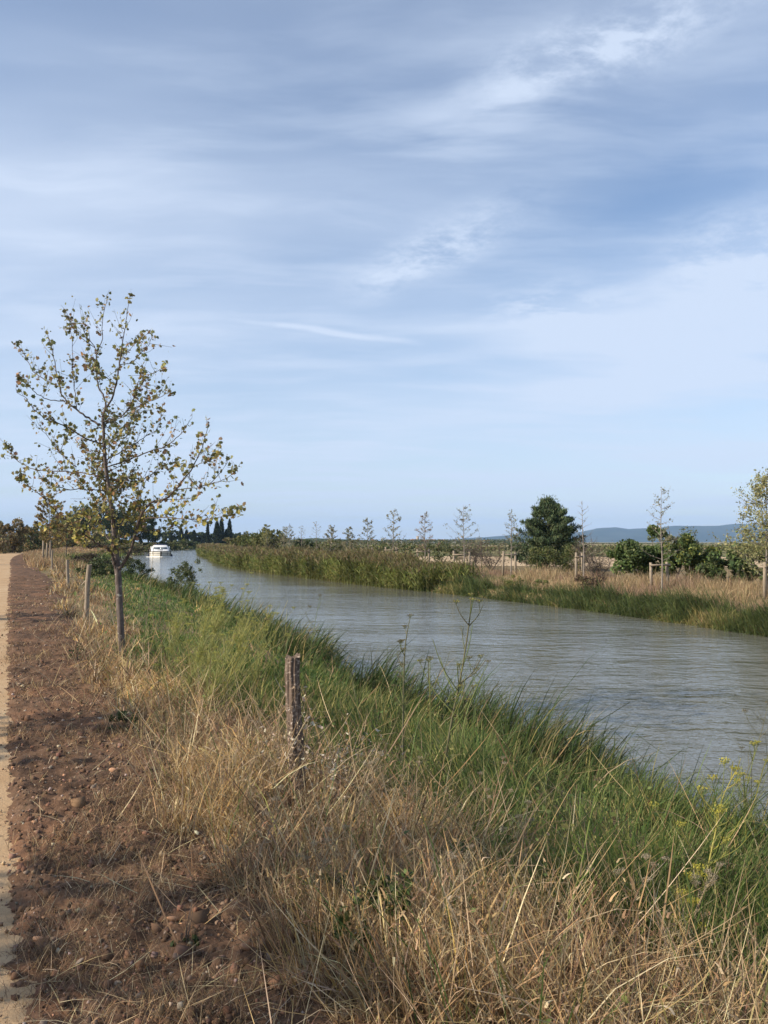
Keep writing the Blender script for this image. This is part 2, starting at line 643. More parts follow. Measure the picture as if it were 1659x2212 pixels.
fr = np.linspace(-0.02, 1.02, 14)
Yw = np.repeat(yw[:, None], len(fr), 1)
a_, b_ = x_n(yw)[:, None] - 0.35, x_f(yw)[:, None] + 0.35
tag(grid_obj('water', a_ + (b_ - a_) * np.clip(fr, 0, 1), Yw, 0 * Yw + WATER, M_WATER), kind='structure')

# path ----------------------------------------------------------------
m, q, bs = mat('sandy_path')
pos = q.new('ShaderNodeNewGeometry').outputs['Position']
n1 = q.noise(pos, 1.3, 5, 0.6)
n2 = q.noise(pos, 45, 5, 0.7)
n3 = q.noise(q.mapping(pos, (1, 0.15, 1), (0, 0, 0.43)), 2.2, 4, 0.5)
c = q.mix(q.ramp(n1, 0.3, 0.7), (0.37, 0.24, 0.13), (0.46, 0.32, 0.185))
c = q.mix(q.ramp(n3, 0.4, 0.7, 0, 0.6), c, (0.50, 0.375, 0.235))
c = q.mix(q.ramp(n2, 0.52, 0.72, 0, 0.7), c, (0.30, 0.19, 0.11))
q.put(bs.inputs['Base Color'], c)
bs.inputs['Roughness'].default_value = 0.95
bs.inputs['Specular IOR Level'].default_value = 0.1
bump(q, bs, q.math('ADD', n2, n1), 0.7, 0.012)
M_PATH = m
yp = np.concatenate([np.arange(-38, 0, 1.0), np.arange(0, 30, .12), np.arange(30, 110, .6), np.arange(110, 470, 5)])
lat = np.concatenate([[-3.15], np.linspace(-3.05, -0.3, 9), np.linspace(-0.2, 0.12, 5)])
Yp = np.repeat(yp[:, None], len(lat), 1)
Xp = x_p(yp)[:, None] + lat
Zp = np.maximum(ground_z(Xp, Yp), ground_z(x_p(Yp) - 1.5, Yp)) + 0.012 + 0.02 * (1 - ((lat + 1.5) / 1.6) ** 2) + 0.012 * (fbm(Xp * 1.7, Yp * 1.7, 4, 3) - .5)
Zp[:, 0] -= 0.06
tag(grid_obj('path', Xp, Yp, Zp, M_PATH), kind='structure')

# red soil strip ------------------------------------------------------
m, q, bs = mat('red_soil')
pos = q.new('ShaderNodeNewGeometry').outputs['Position']
n1 = q.noise(pos, 1.6, 5, 0.6)
n2 = q.noise(pos, 28, 6, 0.7)
n3 = q.noise(pos, 5, 4, 0.6)
c = q.mix(q.ramp(n1, 0.32, 0.66), (0.070, 0.043, 0.028), (0.150, 0.088, 0.053))
c = q.mix(q.ramp(n3, 0.45, 0.72, 0, 0.7), c, (0.155, 0.100, 0.065))
c = q.mix(q.ramp(q.noise(pos, 0.8, 3, 0.5), 0.52, 0.64, 0, 0.55), c, (0.20, 0.105, 0.060))
c = q.mix(q.ramp(n2, 0.5, 0.75, 0, 0.75), c, (0.25, 0.16, 0.105))
c = q.mix(q.ramp(n2, 0.42, 0.25, 0, 0.6), c, (0.075, 0.045, 0.03))
q.put(bs.inputs['Base Color'], c)
bs.inputs['Roughness'].default_value = 0.95
bs.inputs['Specular IOR Level'].default_value = 0.1
bump(q, bs, n2, 0.8, 0.015)
M_SOIL = m


def soil_z(X, Y):
    t = (X - x_p(Y)) / soil_w(Y)
    edge = sstep(t, -0.16, 0.12)
    fade = 1 - sstep(t, 1.15, 1.6)
    lump = fbm(X * 1.9, Y * 1.9, 21, 3)
    clod = fbm(X * 9, Y * 9, 31, 4, 0.6)
    fine = fbm(X * 38, Y * 38, 41, 3, 0.6)
    fineA = np.where(Y < 16, 1.0, 0.5)
    z = -0.018 + edge * (0.035 + 0.085 * (lump - 0.35) + 0.075 * (clod - 0.42) + 0.036 * fineA * (fine - 0.45))
    z = z + 0.012 * (clod - .5) * (1 - edge)
    return np.where(fade < 1, z * fade - 0.03 * (1 - fade), z) + ground_z(X, Y)


def soil_grid(ya, yb, dy, nl):
    yy = np.arange(ya, yb, dy)
    tt = np.linspace(-0.28, 1.62, nl)
    Y = np.repeat(yy[:, None], nl, 1)
    X = x_p(yy)[:, None] + tt * soil_w(yy)[:, None]
    return X, Y, soil_z(X, Y)


gs = Geo()
for ya, yb, dy, nl in ((1.4, 5.6, .016, 110), (5.584, 14.0, .03, 70), (13.97, 40, .09, 36), (39.9, 150, .5, 16)):
    X, Y, Z = soil_grid(ya, yb, dy, nl)
    r, c_ = X.shape
    i = np.arange(r - 1)[:, None] * c_ + np.arange(c_ - 1)[None]
    gs.add(np.stack([X, Y, Z], -1).reshape(-1, 3), np.stack([i, i + 1, i + c_ + 1, i + c_], -1).reshape(-1, 4))
SOIL = tag(gs.obj('soil', M_SOIL, smooth=True), kind='structure')

# fields on the plain beyond the far bank ------------------------------
def field(name, corners, col_a, col_b, stripes, rot, z):
    m, q, bs = mat(name + '_earth')
    pos = q.new('ShaderNodeNewGeometry').outputs['Position']
    wv = q.new('ShaderNodeTexWave')
    q.put(wv.inputs['Vector'], q.mapping(pos, (1, 1, 1), (0, 0, rot)))
    wv.inputs['Scale'].default_value = stripes
    wv.inputs['Distortion'].default_value = 2.5
    wv.inputs['Detail'].default_value = 3
    nz = q.noise(pos, 0.07, 5, 0.6)
    q.put(bs.inputs['Base Color'], q.mix(q.math('MULTIPLY', q.math('ADD', wv.outputs[1], nz), 0.5), col_a, col_b))
    bs.inputs['Roughness'].default_value = 0.95
    bs.inputs['Specular IOR Level'].default_value = 0.05
    c = np.array(corners, float)
    u = np.linspace(0, 1, 14)
    U, W = np.meshgrid(u, u)
    XY = (c[0] * ((1 - U) * (1 - W))[..., None] + c[1] * (U * (1 - W))[..., None] + c[2] * (U * W)[..., None] + c[3] * ((1 - U) * W)[..., None])
    rag = 1 + 0.0 * U
    X, Y = XY[..., 0], XY[..., 1] + (fbm(XY[..., 0] * .05, XY[..., 1] * .05, 3, 2) - .5) * (XY[..., 1] * 0.03)
    tag(grid_obj(name, X, Y, ground_z(X, Y) + z, m), kind='structure')


field('stubble_field', [(4, 70), (75, 58), (95, 105), (-8, 118)], (0.40, 0.29, 0.18), (0.52, 0.40, 0.26), 0.3, 0.2, 0.006)
field('vine_field', [(-20, 150), (150, 120), (200, 230), (-45, 235)], (0.12, 0.14, 0.05), (0.27, 0.22, 0.12), 0.5, 0.5, 0.008)
field('ploughed_field', [(-30, 250), (260, 215), (330, 330), (-30, 330)], (0.36, 0.25, 0.16), (0.44, 0.33, 0.22), 0.2, 0.1, 0.010)
field('dry_field', [(40, 380), (500, 330), (620, 560), (30, 560)], (0.42, 0.34, 0.21), (0.34, 0.30, 0.16), 0.1, 0.4, 0.012)
field('meadow', [(-140, 165), (-92, 165), (-102, 330), (-200, 330)], (0.42, 0.31, 0.17), (0.30, 0.24, 0.12), 0.2, 0.4, 0.012)

# far range of hills and a nearer wooded rise --------------------------
def ridge(name, prof, D, depth, mcol, seed, rough):
    m, q, bs = mat(name + '_cover')
    pos = q.new('ShaderNodeNewGeometry').outputs['Position']
    nz = q.noise(pos, 30.0 / D, 6, 0.65)
    q.put(bs.inputs['Base Color'], q.mix(q.ramp(nz, 0.35, 0.65), mcol[0], mcol[1]))
    bs.inputs['Roughness'].default_value = 1.0
    bs.inputs['Specular IOR Level'].default_value = 0.0
    pr = np.array(prof, float)
    px = np.linspace(pr[0, 0], pr[-1, 0], 260)
    py = np.interp(px, pr[:, 0], pr[:, 1])
    hgt = np.maximum((541.9 - py) / FPX * D, 0) * (1.2 if D > 5000 else 1.0)
    v = np.concatenate([np.linspace(0, 1, 14), np.linspace(1.15, 2, 6)])
    X = np.zeros((len(v), len(px)))
    Y, Z = X.copy(), X.copy()
    for k, t in enumerate(v):
        dd = D + depth * (t - 1)
        f = sstep(t, 0, 1) if t <= 1 else 1 - 0.9 * sstep(t, 1, 2)
        X[k] = (px - 384) / FPX * dd
        Y[k] = dd
        spur = fbm(px * .05 + 3, px * 0 + t * 2.2, seed, 4)
        Z[k] = -2 + hgt * f * (1 - (0.55 * (1 - abs(t - 1) ** .6) if False else 0) - 0.55 * (spur - .3) * sstep(1 - t, 0.0, .5) * (t < 1))
        Z[k] += hgt * rough * (fbm(px * .35, px * 0 + t * 9, seed + 5, 3) - .5) * sstep(f, 0, .3)
    tag(grid_obj(name, X, Y, Z, m), kind='structure')


ridge('hills', [(300, 541.9), (420, 541.2), (450, 540), (468, 538.2), (485, 537.6), (504, 536.3), (526, 534.6), (545, 534), (570, 534.4), (586, 532.4), (598, 530), (616, 529.3),
                (628, 530.8), (645, 530), (660, 529.6), (673, 528), (691, 528.2), (708, 528.3), (720, 528), (733, 526.5), (748, 526.7), (768, 526), (840, 522), (930, 527), (1050, 524), (1250, 533), (1500, 541.9)],
      9000, 1600, ((0.018, 0.030, 0.018), (0.045, 0.055, 0.035)), 50, 0.03)
ridge('wooded_rise', [(180, 541.9), (240, 540.5), (275, 539.2), (300, 537.2), (316, 536.3), (330, 537.2), (350, 537.6), (372, 538.6), (392, 540), (430, 541), (500, 541.9)],
      1900, 420, ((0.026, 0.042, 0.014), (0.065, 0.08, 0.03)), 70, 0.16)

# ------------------------------------------------------------------ ground cover
STRAW = [(0.46, 0.33, 0.17), (0.38, 0.26, 0.13), (0.56, 0.45, 0.28), (0.27, 0.175, 0.09), (0.36, 0.27, 0.17), (0.19, 0.12, 0.07), (0.24, 0.18, 0.12)]
GOLD = [(0.50, 0.33, 0.12), (0.56, 0.39, 0.17), (0.42, 0.26, 0.10)]
RUST = [(0.30, 0.18, 0.10), (0.36, 0.23, 0.13), (0.23, 0.14, 0.08), (0.42, 0.30, 0.18)]
GREEN = [(0.078, 0.128, 0.032), (0.105, 0.155, 0.040), (0.056, 0.095, 0.026), (0.14, 0.175, 0.050), (0.10, 0.125, 0.040), (0.19, 0.19, 0.065)]
DEEP = [(0.045, 0.072, 0.022), (0.058, 0.09, 0.026), (0.08, 0.105, 0.032), (0.12, 0.115, 0.045)]
LUSH = [(0.075, 0.135, 0.035), (0.095, 0.155, 0.04), (0.065, 0.11, 0.03)]


def scatter(n, ya, yb, fa, fb, pw=1.6, rng=RNG):
    """points between two lateral curves, denser nearer the camera"""
    u = rng.uniform(0, 1, n)
    y = (ya ** (1 - pw) + u * (yb ** (1 - pw) - ya ** (1 - pw))) ** (1 / (1 - pw)) if ya > 0 else ya + u * (yb - ya)
    a, b = fa(y), fb(y)
    x = a + rng.uniform(0, 1, n) * (b - a)
    return x, y


def in_view(x, y, m=0.06, near=1.7):
    return (np.abs(x) < (0.4627 + m) * y + 0.35) & (y > near)


def xyz(x, y, dz=0.0):
    return np.stack([x, y, ground_z(x, y) + dz], 1)


def green_w(y):
    """width of the green belt up from the water on the near bank"""
    return 3.75 + 0.45 * sstep(y, 4.6, 6.2) + 0.3 * sstep(y, 9, 14) + 0.5 * sstep(y, 20, 40)


def greenness(x, y):
    wdist = (x_n(y) - x) * 0.93
    e = green_w(y) + 0.45 * sstep(x, .55, 1.15) * (1 - sstep(y, 3.8, 5)) + 1.9 * (fbm(x * .8, y * .8, 77, 3) - .5)
    g_ = 1 - sstep(wdist, e - 0.35, e + 0.35)
    return np.clip(g_, 0, 1)


# -- near dry grass: thin upright straw, fallen straw and low litter
def near_dry():
    G = Geo()
    # tussocks of standing straw, each with its own height, tone and spread
    cx, cy = scatter(4200, 1.85, 60, lambda y: x_s(y) - 0.02, x_n, 1.55)
    # the two golden tussocks beside the post and below the tree, and the thick straw at bottom centre
    ex = [P(px_, py_, d_)[:2] for px_, py_, d_ in ((232, 760, 6.3), (250, 772, 6.0), (262, 785, 5.8), (220, 775, 6.1), (150, 690, 9.4), (160, 700, 9.0), (140, 680, 9.8), (166, 690, 9.2), (128, 668, 11), (300, 960, 3.5), (330, 985, 3.2),
          (400, 1000, 3.0), (450, 985, 3.1), (360, 955, 3.5), (480, 1000, 3.0), (520, 985, 3.2), (270, 900, 4.0), (300, 870, 4.3), (430, 940, 3.5), (500, 950, 3.5), (240, 880, 4.2), (560, 1010, 3.0), (390, 900, 4.0), (200, 830, 4.9))]
    ex = np.array(ex)
    ne = len(ex)
    gr = greenness(cx, cy)
    u_ = cx - (x_p(cy) + 1.9)
    patch = fbm(cx * .75, cy * .75, 12, 3)
    low = sstep(u_, .35, 1.0) * sstep(cy, 3.2, 3.9) * (1 - sstep(cy, 13, 18))
    k = in_view(cx, cy, .12) & (RNG.uniform(0, 1, len(cx)) < (1 - .95 * gr) * (.25 + 1.1 * sstep(patch, .35, .62)) * (1 - .75 * low) * (.35 + .65 * sstep(cx - x_s(cy), 0, .35)))
    cx, cy = np.concatenate([cx[k], ex[:, 0]]), np.concatenate([cy[k], ex[:, 1]])
    k = (cy > 2.8) | (cx > .45)
    k[-ne:] = True
    cx, cy = cx[k], cy[k]
    nT = len(cx)
    u_ = cx - (x_p(cy) + 1.9)
    low = sstep(u_, .35, 1.0) * sstep(cy, 3.2, 3.9) * (1 - sstep(cy, 13, 18))
    hT = RNG.gamma(6, 1 / 6, nT) * .20 * (1 - .45 * low) * (.55 + .45 * sstep(cx - x_s(cy), 0, .4)) * (1 - .25 * sstep(cy, 4.5, 7) * (1 - sstep(cy, 12, 20)))
    front = np.exp(-(((cx + .35) / .5) ** 2 + ((cy - 4.6) / .9) ** 2))
    hT *= 1 - .5 * front
    hT[-ne:] = RNG.uniform(.25, .36, ne) * (1 - .3 * front[-ne:])
    hT[-ne:-ne + 9] *= 1.15
    rT = RNG.uniform(.05, .16, nT) * (1 + .03 * cy)
    nB = RNG.integers(20, 85, nT)
    nB[-ne:] = RNG.integers(120, 190, ne)
    rT[-ne:] = RNG.uniform(.12, .20, ne)
    nB = (nB * np.clip(6 / cy, .35, 1.5)).astype(int) + 8
    tone = RNG.uniform(.7, 1.3, nT)
    kind = RNG.choice(3, nT, p=[.52, .22, .26])
    kind[-ne:-ne + 9] = 1
    ldir = RNG.uniform(0, 6.283, nT)
    lamt = RNG.uniform(0, .5, nT) ** 1.3
    # the combed golden mounds: one sweep of arching straw
    ldir[-ne:-ne + 9] = RNG.normal(2.7, .25, 9)
    lamt[-ne:-ne + 9] = RNG.uniform(.25, .45, 9)
    nB[-ne:-ne + 9] *= 2
    rT[-ne:-ne + 9] *= 1.25
    swept = np.zeros(nT)
    swept[-ne:-ne + 9] = .55
    w_ = np.repeat(np.arange(nT), nB)
    n = len(w_)
    ra, rr = RNG.uniform(0, 6.283, n), np.sqrt(RNG.uniform(0, 1, n)) * rT[w_]
    x, y = cx[w_] + np.cos(ra) * rr, cy[w_] + np.sin(ra) * rr
    out = RNG.uniform(.05, .55, n) * (rr / rT[w_])
    vx = np.cos(ra) * out + np.cos(ldir[w_]) * lamt[w_] + RNG.normal(0, .14, n)
    vy = np.sin(ra) * out + np.sin(ldir[w_]) * lamt[w_] + RNG.normal(0, .14, n)
    az, ln = np.arctan2(vy, vx), np.clip(np.hypot(vx, vy), 0, .92)
    h = np.minimum(hT[w_] * RNG.gamma(7, 1 / 7, n), .50 - .2 * sstep(y, 3.2, 2.0)) * np.where(RNG.uniform(0, 1, n) < .04, 1.5, 1.0)
    c = np.where((kind[w_] == 0)[:, None], pick(STRAW, n, jit=.25), np.where((kind[w_] == 1)[:, None], pick(GOLD + STRAW[:3], n, jit=.2), pick(RUST + STRAW[3:], n, jit=.25))) * tone[w_, None]
    c = np.clip(c, 0, .75)
    wid = RNG.choice([.0028, .0042, .0060, .0100], n, p=[.38, .36, .19, .07]) * np.maximum(1, y / 4.2) ** .9
    add_blades(G, xyz(x, y, -0.01), h, az, ln, RNG.uniform(0.0, 0.9, n) ** 1.4 * (1 - .5 * (swept[w_] > 0)) + swept[w_], wid, c, c * RNG.uniform(.85, 1.2, (n, 1)), seg=3)
    # seed heads nodding on some stems
    k = (RNG.uniform(0, 1, n) < .10) & (y < 9)
    m_ = k.sum()
    tip = xyz(x, y)[k] + np.stack([np.cos(az[k]) * ln[k] * h[k], np.sin(az[k]) * ln[k] * h[k], h[k] * np.sqrt(1 - np.minimum(ln[k], .95) ** 2) * .98], 1)
    cc = pick(STRAW[:3] + RUST, m_)
    add_blades(G, tip - np.array([0, 0, .02]), RNG.uniform(.03, .07, m_), az[k], RNG.uniform(.2, .8, m_), RNG.uniform(.2, .8, m_), RNG.uniform(.006, .011, m_), cc, cc, seg=3)
    # fallen and crossing straw
    x, y = scatter(26000, 1.9, 16, lambda y: x_p(y) + 0.45 * soil_w(y), x_n, 2.0)
    gr = greenness(x, y)
    k = in_view(x, y) & (RNG.uniform(0, 1, len(x)) < (1 - .9 * gr) * np.where(x < x_s(y), 0.10, 1))
    x, y = x[k], y[k]
    n = len(x)
    c = pick(STRAW, n)
    add_blades(G, xyz(x, y, RNG.uniform(0.0, 0.26, n) * sstep(x - x_s(y), 0, .5) + .01), RNG.uniform(.12, .6, n), RNG.uniform(0, 2 * np.pi, n), RNG.uniform(.45, 1.02, n), RNG.uniform(-.15, .3, n),
               RNG.choice([.0028, .0042, .007], n, p=[.55, .35, .1]) * np.maximum(1, y / 4.5), c, c, seg=3)
    # fine seedy litter, low
    x, y = scatter(60000, 1.9, 24, lambda y: x_s(y) - 0.1, x_n, 1.9)
    gr = greenness(x, y)
    k = in_view(x, y) & (RNG.uniform(0, 1, len(x)) < (1 - .85 * gr))
    x, y = x[k], y[k]
    n = len(x)
    c = pick(RUST + STRAW[:3], n) * (.6 + .8 * fbm(x * 2.5, y * 2.5, 29, 2))[:, None]
    add_blades(G, xyz(x, y, -.005), RNG.uniform(.05, .20, n), RNG.uniform(0, 2 * np.pi, n), RNG.uniform(.1, .9, n), RNG.uniform(0, .3, n), RNG.choice([.0026, .005], n, p=[.7, .3]) * np.maximum(1, y / 4), c, c, seg=2)
    # crumpled dead leaves and chaff
    x, y = scatter(9000, 1.9, 14, lambda y: x_s(y) - 0.15, x_n, 2.0)
    k = in_view(x, y) & (RNG.uniform(0, 1, len(x)) < (1 - .9 * greenness(x, y)) * sstep(fbm(x * 2, y * 2, 37, 2), .35, .6))
    x, y = x[k], y[k]
    curl = (LOBED[0] * np.array([.6, 1.2, 1]) + np.array([0, 0, 1.0]) * (LOBED[0][:, 1:2] ** 2) * 1.1, LOBED[1])
    cards(G, curl, xyz(x, y, RNG.uniform(0, .16, len(x))), RNG.gamma(5, .2, len(x)) * .019, pick([(0.40, 0.31, 0.20), (0.28, 0.19, 0.12), (0.52, 0.43, 0.31), (0.20, 0.13, 0.085)], len(x), jit=.3))
    return tag(G.obj('dry_grass', M_STRAW), 'tan and golden dry grass standing between the red soil and the green bank', 'grass', kind='stuff')


near_dry()


def near_green():
    G = Geo()
    x, y = scatter(120000, 2.2, 75, lambda y: x_s(y) + 0.1, lambda y: x_n(y) + 0.12, 1.5)
    k = in_view(x, y)
    x, y = x[k], y[k]
    gr = greenness(x, y)
    clump = fbm(x * 1.3, y * 1.3, 112, 3)
    wd = (x_n(y) - x) * .93
    lawn = sstep(y, 10, 14) * sstep(wd, 1.2, 1.8)
    hole = np.exp(-(((x - 1.35) / .55) ** 2 + ((y - 5.2) / .8) ** 2))
    prob = (gr * (0.35 + .9 * sstep(clump, .3, .6)) + 0.035 + .14 * sstep(x, .8, 1.8) * (fbm(x * 1.7, y * 1.7, 119, 2) > .5)) * (1 - .85 * hole)
    k = RNG.uniform(0, 1, len(x)) < prob
    x, y, clump, wd, lawn = x[k], y[k], clump[k], wd[k], lawn[k]
    n = len(x)
    az = 2 * np.pi * 2 * fbm(x * .5, y * .5, 63, 2) + RNG.normal(0, .8, n)
    h = RNG.gamma(9, 1 / 9, n) * (0.20 + .26 * sstep(clump, .3, .7)) * (1 - 0.5 * lawn) * (1 - .42 * sstep(y, 6, 8) * sstep(wd, .8, 1.6))
    c = pick(GREEN, n)
    k = lawn > .5
    c[k] = pick(LUSH, k.sum())
    # yellowing leaves among the green
    k = RNG.uniform(0, 1, n) < 0.10 + 0.25 * (fbm(x * .9, y * .9, 118, 2) > .58)
    c[k] = pick([(0.30, 0.27, 0.08), (0.38, 0.32, 0.14), (0.22, 0.22, 0.06)], k.sum())
    add_blades(G, xyz(x, y, -.01), h, az, RNG.uniform(.02, .4, n), RNG.uniform(.05, .6, n), RNG.uniform(.004, .009, n) * np.maximum(1, y / 5.5) ** .8, c, c * RNG.uniform(.9, 1.3, (n, 1)), seg=3)
    x, y = scatter(16000, 2.2, 26, lambda y: x_s(y) + 0.3, lambda y: x_n(y) - .2, 1.6)
    cl = fbm(x * 1.5, y * 1.5, 127, 2)
    k = in_view(x, y) & (RNG.uniform(0, 1, len(x)) < (.15 + .85 * greenness(x, y)) * sstep(cl, .5, .64))
    x, y = x[k], y[k]
    cards(G, LEAF4, xyz(x, y, RNG.uniform(.02, .34, len(x))), RNG.gamma(6, 1 / 6, len(x)) * .026 * np.maximum(1, y / 7), pick([(0.11, 0.16, 0.045), (0.16, 0.20, 0.06), (0.08, 0.115, 0.035), (0.24, 0.24, 0.08)], len(x)))
    tag(G.obj('green_grass', M_GRASS), 'green grass growing on the near bank slope', 'grass', kind='stuff')
    # long arching sedge at the water's edge
    G = Geo()
    x, y = scatter(52000, 2.4, 110, lambda y: x_n(y) - 1.35, lambda y: x_n(y) + 0.25, 1.45)
    k = in_view(x, y)
    x, y = x[k], y[k]
    clump = fbm(x * 1.1, y * 1.1, 212, 2)
    wd = (x_n(y) - x)
    k = RNG.uniform(0, 1, len(x)) < (.05 + 1.1 * sstep(clump, .42, .6)) * (1.15 - .6 * sstep(wd, .5, 1.4))
    x, y, clump = x[k], y[k], clump[k]
    n = len(x)
    az = RNG.normal(0.25, .75, n)
    h = RNG.gamma(14, 1 / 14, n) * (.40 + .42 * sstep(clump, .38, .65)) * (1 - .15 * sstep(y, 8, 4))
    c = pick(DEEP + GREEN[:1], n) * .85
    k = RNG.uniform(0, 1, n) < .08
    c[k] = pick([(0.27, 0.22, 0.08), (0.33, 0.25, 0.12)], k.sum())
    add_blades(G, xyz(x, y, -.01), h, az, RNG.uniform(0, .35, n), RNG.uniform(.2, .95, n), RNG.uniform(.008, .0165, n) * np.maximum(1, y / 7) ** .8, c, c * RNG.uniform(.95, 1.35, (n, 1)), seg=4)
    tag(G.obj('sedge', M_GRASS), 'dark green arching sedge along the near waterline', 'sedge', kind='stuff')


near_green()


# -- weeds and grass left of and beside the path, far along the near bank
def near_far_cover():
    G = Geo()
    x, y = scatter(26000, 55, 240, lambda y: x_s(y), x_n, 1.3)
    n = len(x)
    wd = x_n(y) - x
    k = RNG.uniform(0, 1, n) < .8
    x, y, wd = x[k], y[k], wd[k]
    n = len(x)
    c = pick(STRAW + RUST, n)
    k = RNG.uniform(0, 1, n) < 1 - sstep(wd, 1.5, 6.5)
    c[k] = pick(DEEP + GREEN, k.sum())
    add_blades(G, xyz(x, y), RNG.uniform(.3, .8, n), RNG.uniform(0, 6.3, n), RNG.uniform(0, .4, n), RNG.uniform(0, .4, n), .0007 * y + .004, c, c, seg=2)
    x, y = scatter(9000, 30, 220, lambda y: x_p(y) - 9, lambda y: x_p(y) - 3.1, 1.3)
    n = len(x)
    c = pick(RUST + DEEP, n)
    add_blades(G, xyz(x, y), RNG.uniform(.1, .4, n), RNG.uniform(0, 6.3, n), RNG.uniform(0, .5, n), RNG.uniform(0, .4, n), .0007 * y + .004, c, c, seg=2)
    tag(G.obj('verge_grass', M_STRAW), 'brown and green verge grass along the distant path', 'grass', kind='stuff')


near_far_cover()


# -- far bank
def far_bank():
    # dry grass on the crest
    G = Geo()
    x, y = scatter(56000, 22, 120, lambda y: x_f(y) + 0.9, lambda y: x_f(y) + 6.2, 1.3)
    k = in_view(x, y, .12)
    x, y = x[k], y[k]
    s = x - x_f(y)
    cl = fbm(x * .6, y * .6, 311, 3)
    k = RNG.uniform(0, 1, len(x)) < (.25 + 1.1 * sstep(cl, .3, .6)) * sstep(s, .8, 1.4)
    x, y, cl = x[k], y[k], cl[k]
    n = len(x)
    c = pick([(0.32, 0.235, 0.13), (0.38, 0.285, 0.16), (0.26, 0.19, 0.11), (0.43, 0.335, 0.20), (0.21, 0.15, 0.09)], n) * (.7 + .6 * fbm(x * 1.1, y * 1.1, 341, 2))[:, None]
    k = fbm(x * .5, y * .5, 331, 2) > .60
    c[k] = pick([(0.25, 0.17, 0.12), (0.30, 0.21, 0.15)], k.sum())
    add_blades(G, xyz(x, y, -.02), RNG.gamma(8, 1 / 8, n) * (.20 + .30 * sstep(cl, .3, .7)), RNG.uniform(0, 6.3, n), RNG.uniform(0, .5, n), RNG.uniform(0, .5, n), RNG.uniform(.007, .015, n) * y / 35, c, c * RNG.uniform(.9, 1.25, (n, 1)), seg=3)
    tag(G.obj('far_dry_grass', M_STRAW), 'reddish tan dry grass on top of the far bank', 'grass', kind='stuff')
    # green sedge fringe
    G = Geo()
    x, y = scatter(40000, 21, 60, lambda y: x_f(y) - 0.1, lambda y: x_f(y) + 2.1, 1.3)
    k = in_view(x, y, .12)
    x, y = x[k], y[k]
    s = x - x_f(y)
    cl = fbm(x * .8, y * .8, 411, 3)
    k = RNG.uniform(0, 1, len(x)) < (.6 + .9 * sstep(cl, .35, .6)) * (1 - .9 * sstep(s, .9, 1.6))
    x, y, cl, s = x[k], y[k], cl[k], s[k]
    n = len(x)
    c = pick([(0.075, 0.105, 0.036), (0.10, 0.13, 0.044), (0.13, 0.15, 0.052), (0.05, 0.07, 0.025)], n) * (.6 + .8 * fbm(x * 1.3, y * 1.3, 441, 2))[:, None]
    k = (fbm(x * .45, y * .45, 431, 2) > .60) & (s < .7) & (RNG.uniform(0, 1, n) < .6)
    c[k] = pick([(0.28, 0.25, 0.09), (0.36, 0.29, 0.13), (0.20, 0.19, 0.06)], k.sum())
    add_blades(G, xyz(x, y, -.02), RNG.gamma(10, 1 / 10, n) * (.24 + .36 * sstep(cl, .3, .65)), RNG.normal(np.pi + .3, .9, n), RNG.uniform(0, .35, n), RNG.uniform(.1, .85, n), RNG.uniform(.016, .030, n) * y / 35, c, c * RNG.uniform(.9, 1.35, (n, 1)), seg=3)
    tag(G.obj('far_sedge', M_GRASS), 'green sedge fringe at the foot of the far bank', 'sedge', kind='stuff')
    # reed bed: stems with drooping leaves and brown plumes
    G = Geo()
    for ya, yb, n, k_ in ((48, 92, 8500, 1.0), (90, 330, 9000, 1.9)):
        x, y = scatter(n, ya, yb, lambda y: x_f(y) - 0.75, lambda y: x_f(y) + 2.7, 1.35)
        cl = fbm(x * .35, y * .35, 511, 3)
        gap = np.exp(-((y - 84.5) / 1.8) ** 2)
        k = RNG.uniform(0, 1, len(x)) < (.35 + .9 * sstep(cl, .3, .6)) * (1 - .85 * gap) * sstep(y, 48.5, 53)
        x, y, cl = x[k], y[k], cl[k]
        n = len(x)
        base = np.stack([x, y, np.maximum(ground_z(x, y), WATER - .05)], 1)
        ht = (.36 + .62 * sstep(cl, .3, .7) + RNG.normal(0, .12, n)) * (.35 + .65 * sstep(y, 49, 60)) - .25 * sstep(x - x_f(y), .3, -.7) - base[:, 2]
        ht = np.maximum(ht, .3)
        az = RNG.uniform(0, 6.3, n)
        ln, bd = RNG.uniform(0, .12, n), RNG.uniform(0, .16, n)
        c = pick([(0.15, 0.17, 0.05), (0.19, 0.19, 0.06), (0.11, 0.13, 0.04)], n)
        add_blades(G, base, ht, az, ln, bd, .016 * y / 50 * k_ ** .5, c, c, seg=2)
        for j in range(6):
            t = RNG.uniform(.12, .96, n)
            off = (ln * t + bd * t * t) * ht
            b = base + np.stack([np.cos(az) * off, np.sin(az) * off, ht * t * .97], 1)
            c = pick([(0.13, 0.16, 0.046), (0.17, 0.19, 0.056), (0.20, 0.205, 0.068), (0.09, 0.115, 0.034), (0.22, 0.20, 0.08)], n)
            br = t > .86
            c = c * (.55 + .95 * sstep(fbm(x * .9, y * .9, 571, 2), .3, .7))[:, None]
            c[br] = pick([(0.19, 0.15, 0.075), (0.23, 0.18, 0.09), (0.16, 0.15, 0.06)], br.sum())
            add_blades(G, b, RNG.uniform(.38, .75, n), RNG.normal(np.pi + .6, 1.4, n), RNG.uniform(.25, .7, n), RNG.uniform(.15, .6, n), RNG.uniform(.05, .085, n) * y / 55 * k_ ** .4, c, c * RNG.uniform(.95, 1.3, (n, 1)), seg=2)
        # plumes
        k = RNG.uniform(0, 1, n) < .28
        off = (ln + bd) * ht
        b = (base + np.stack([np.cos(az) * off, np.sin(az) * off, ht * .93], 1))[k]
        c = pick([(0.17, 0.125, 0.07), (0.22, 0.16, 0.09), (0.14, 0.10, 0.055)], k.sum())
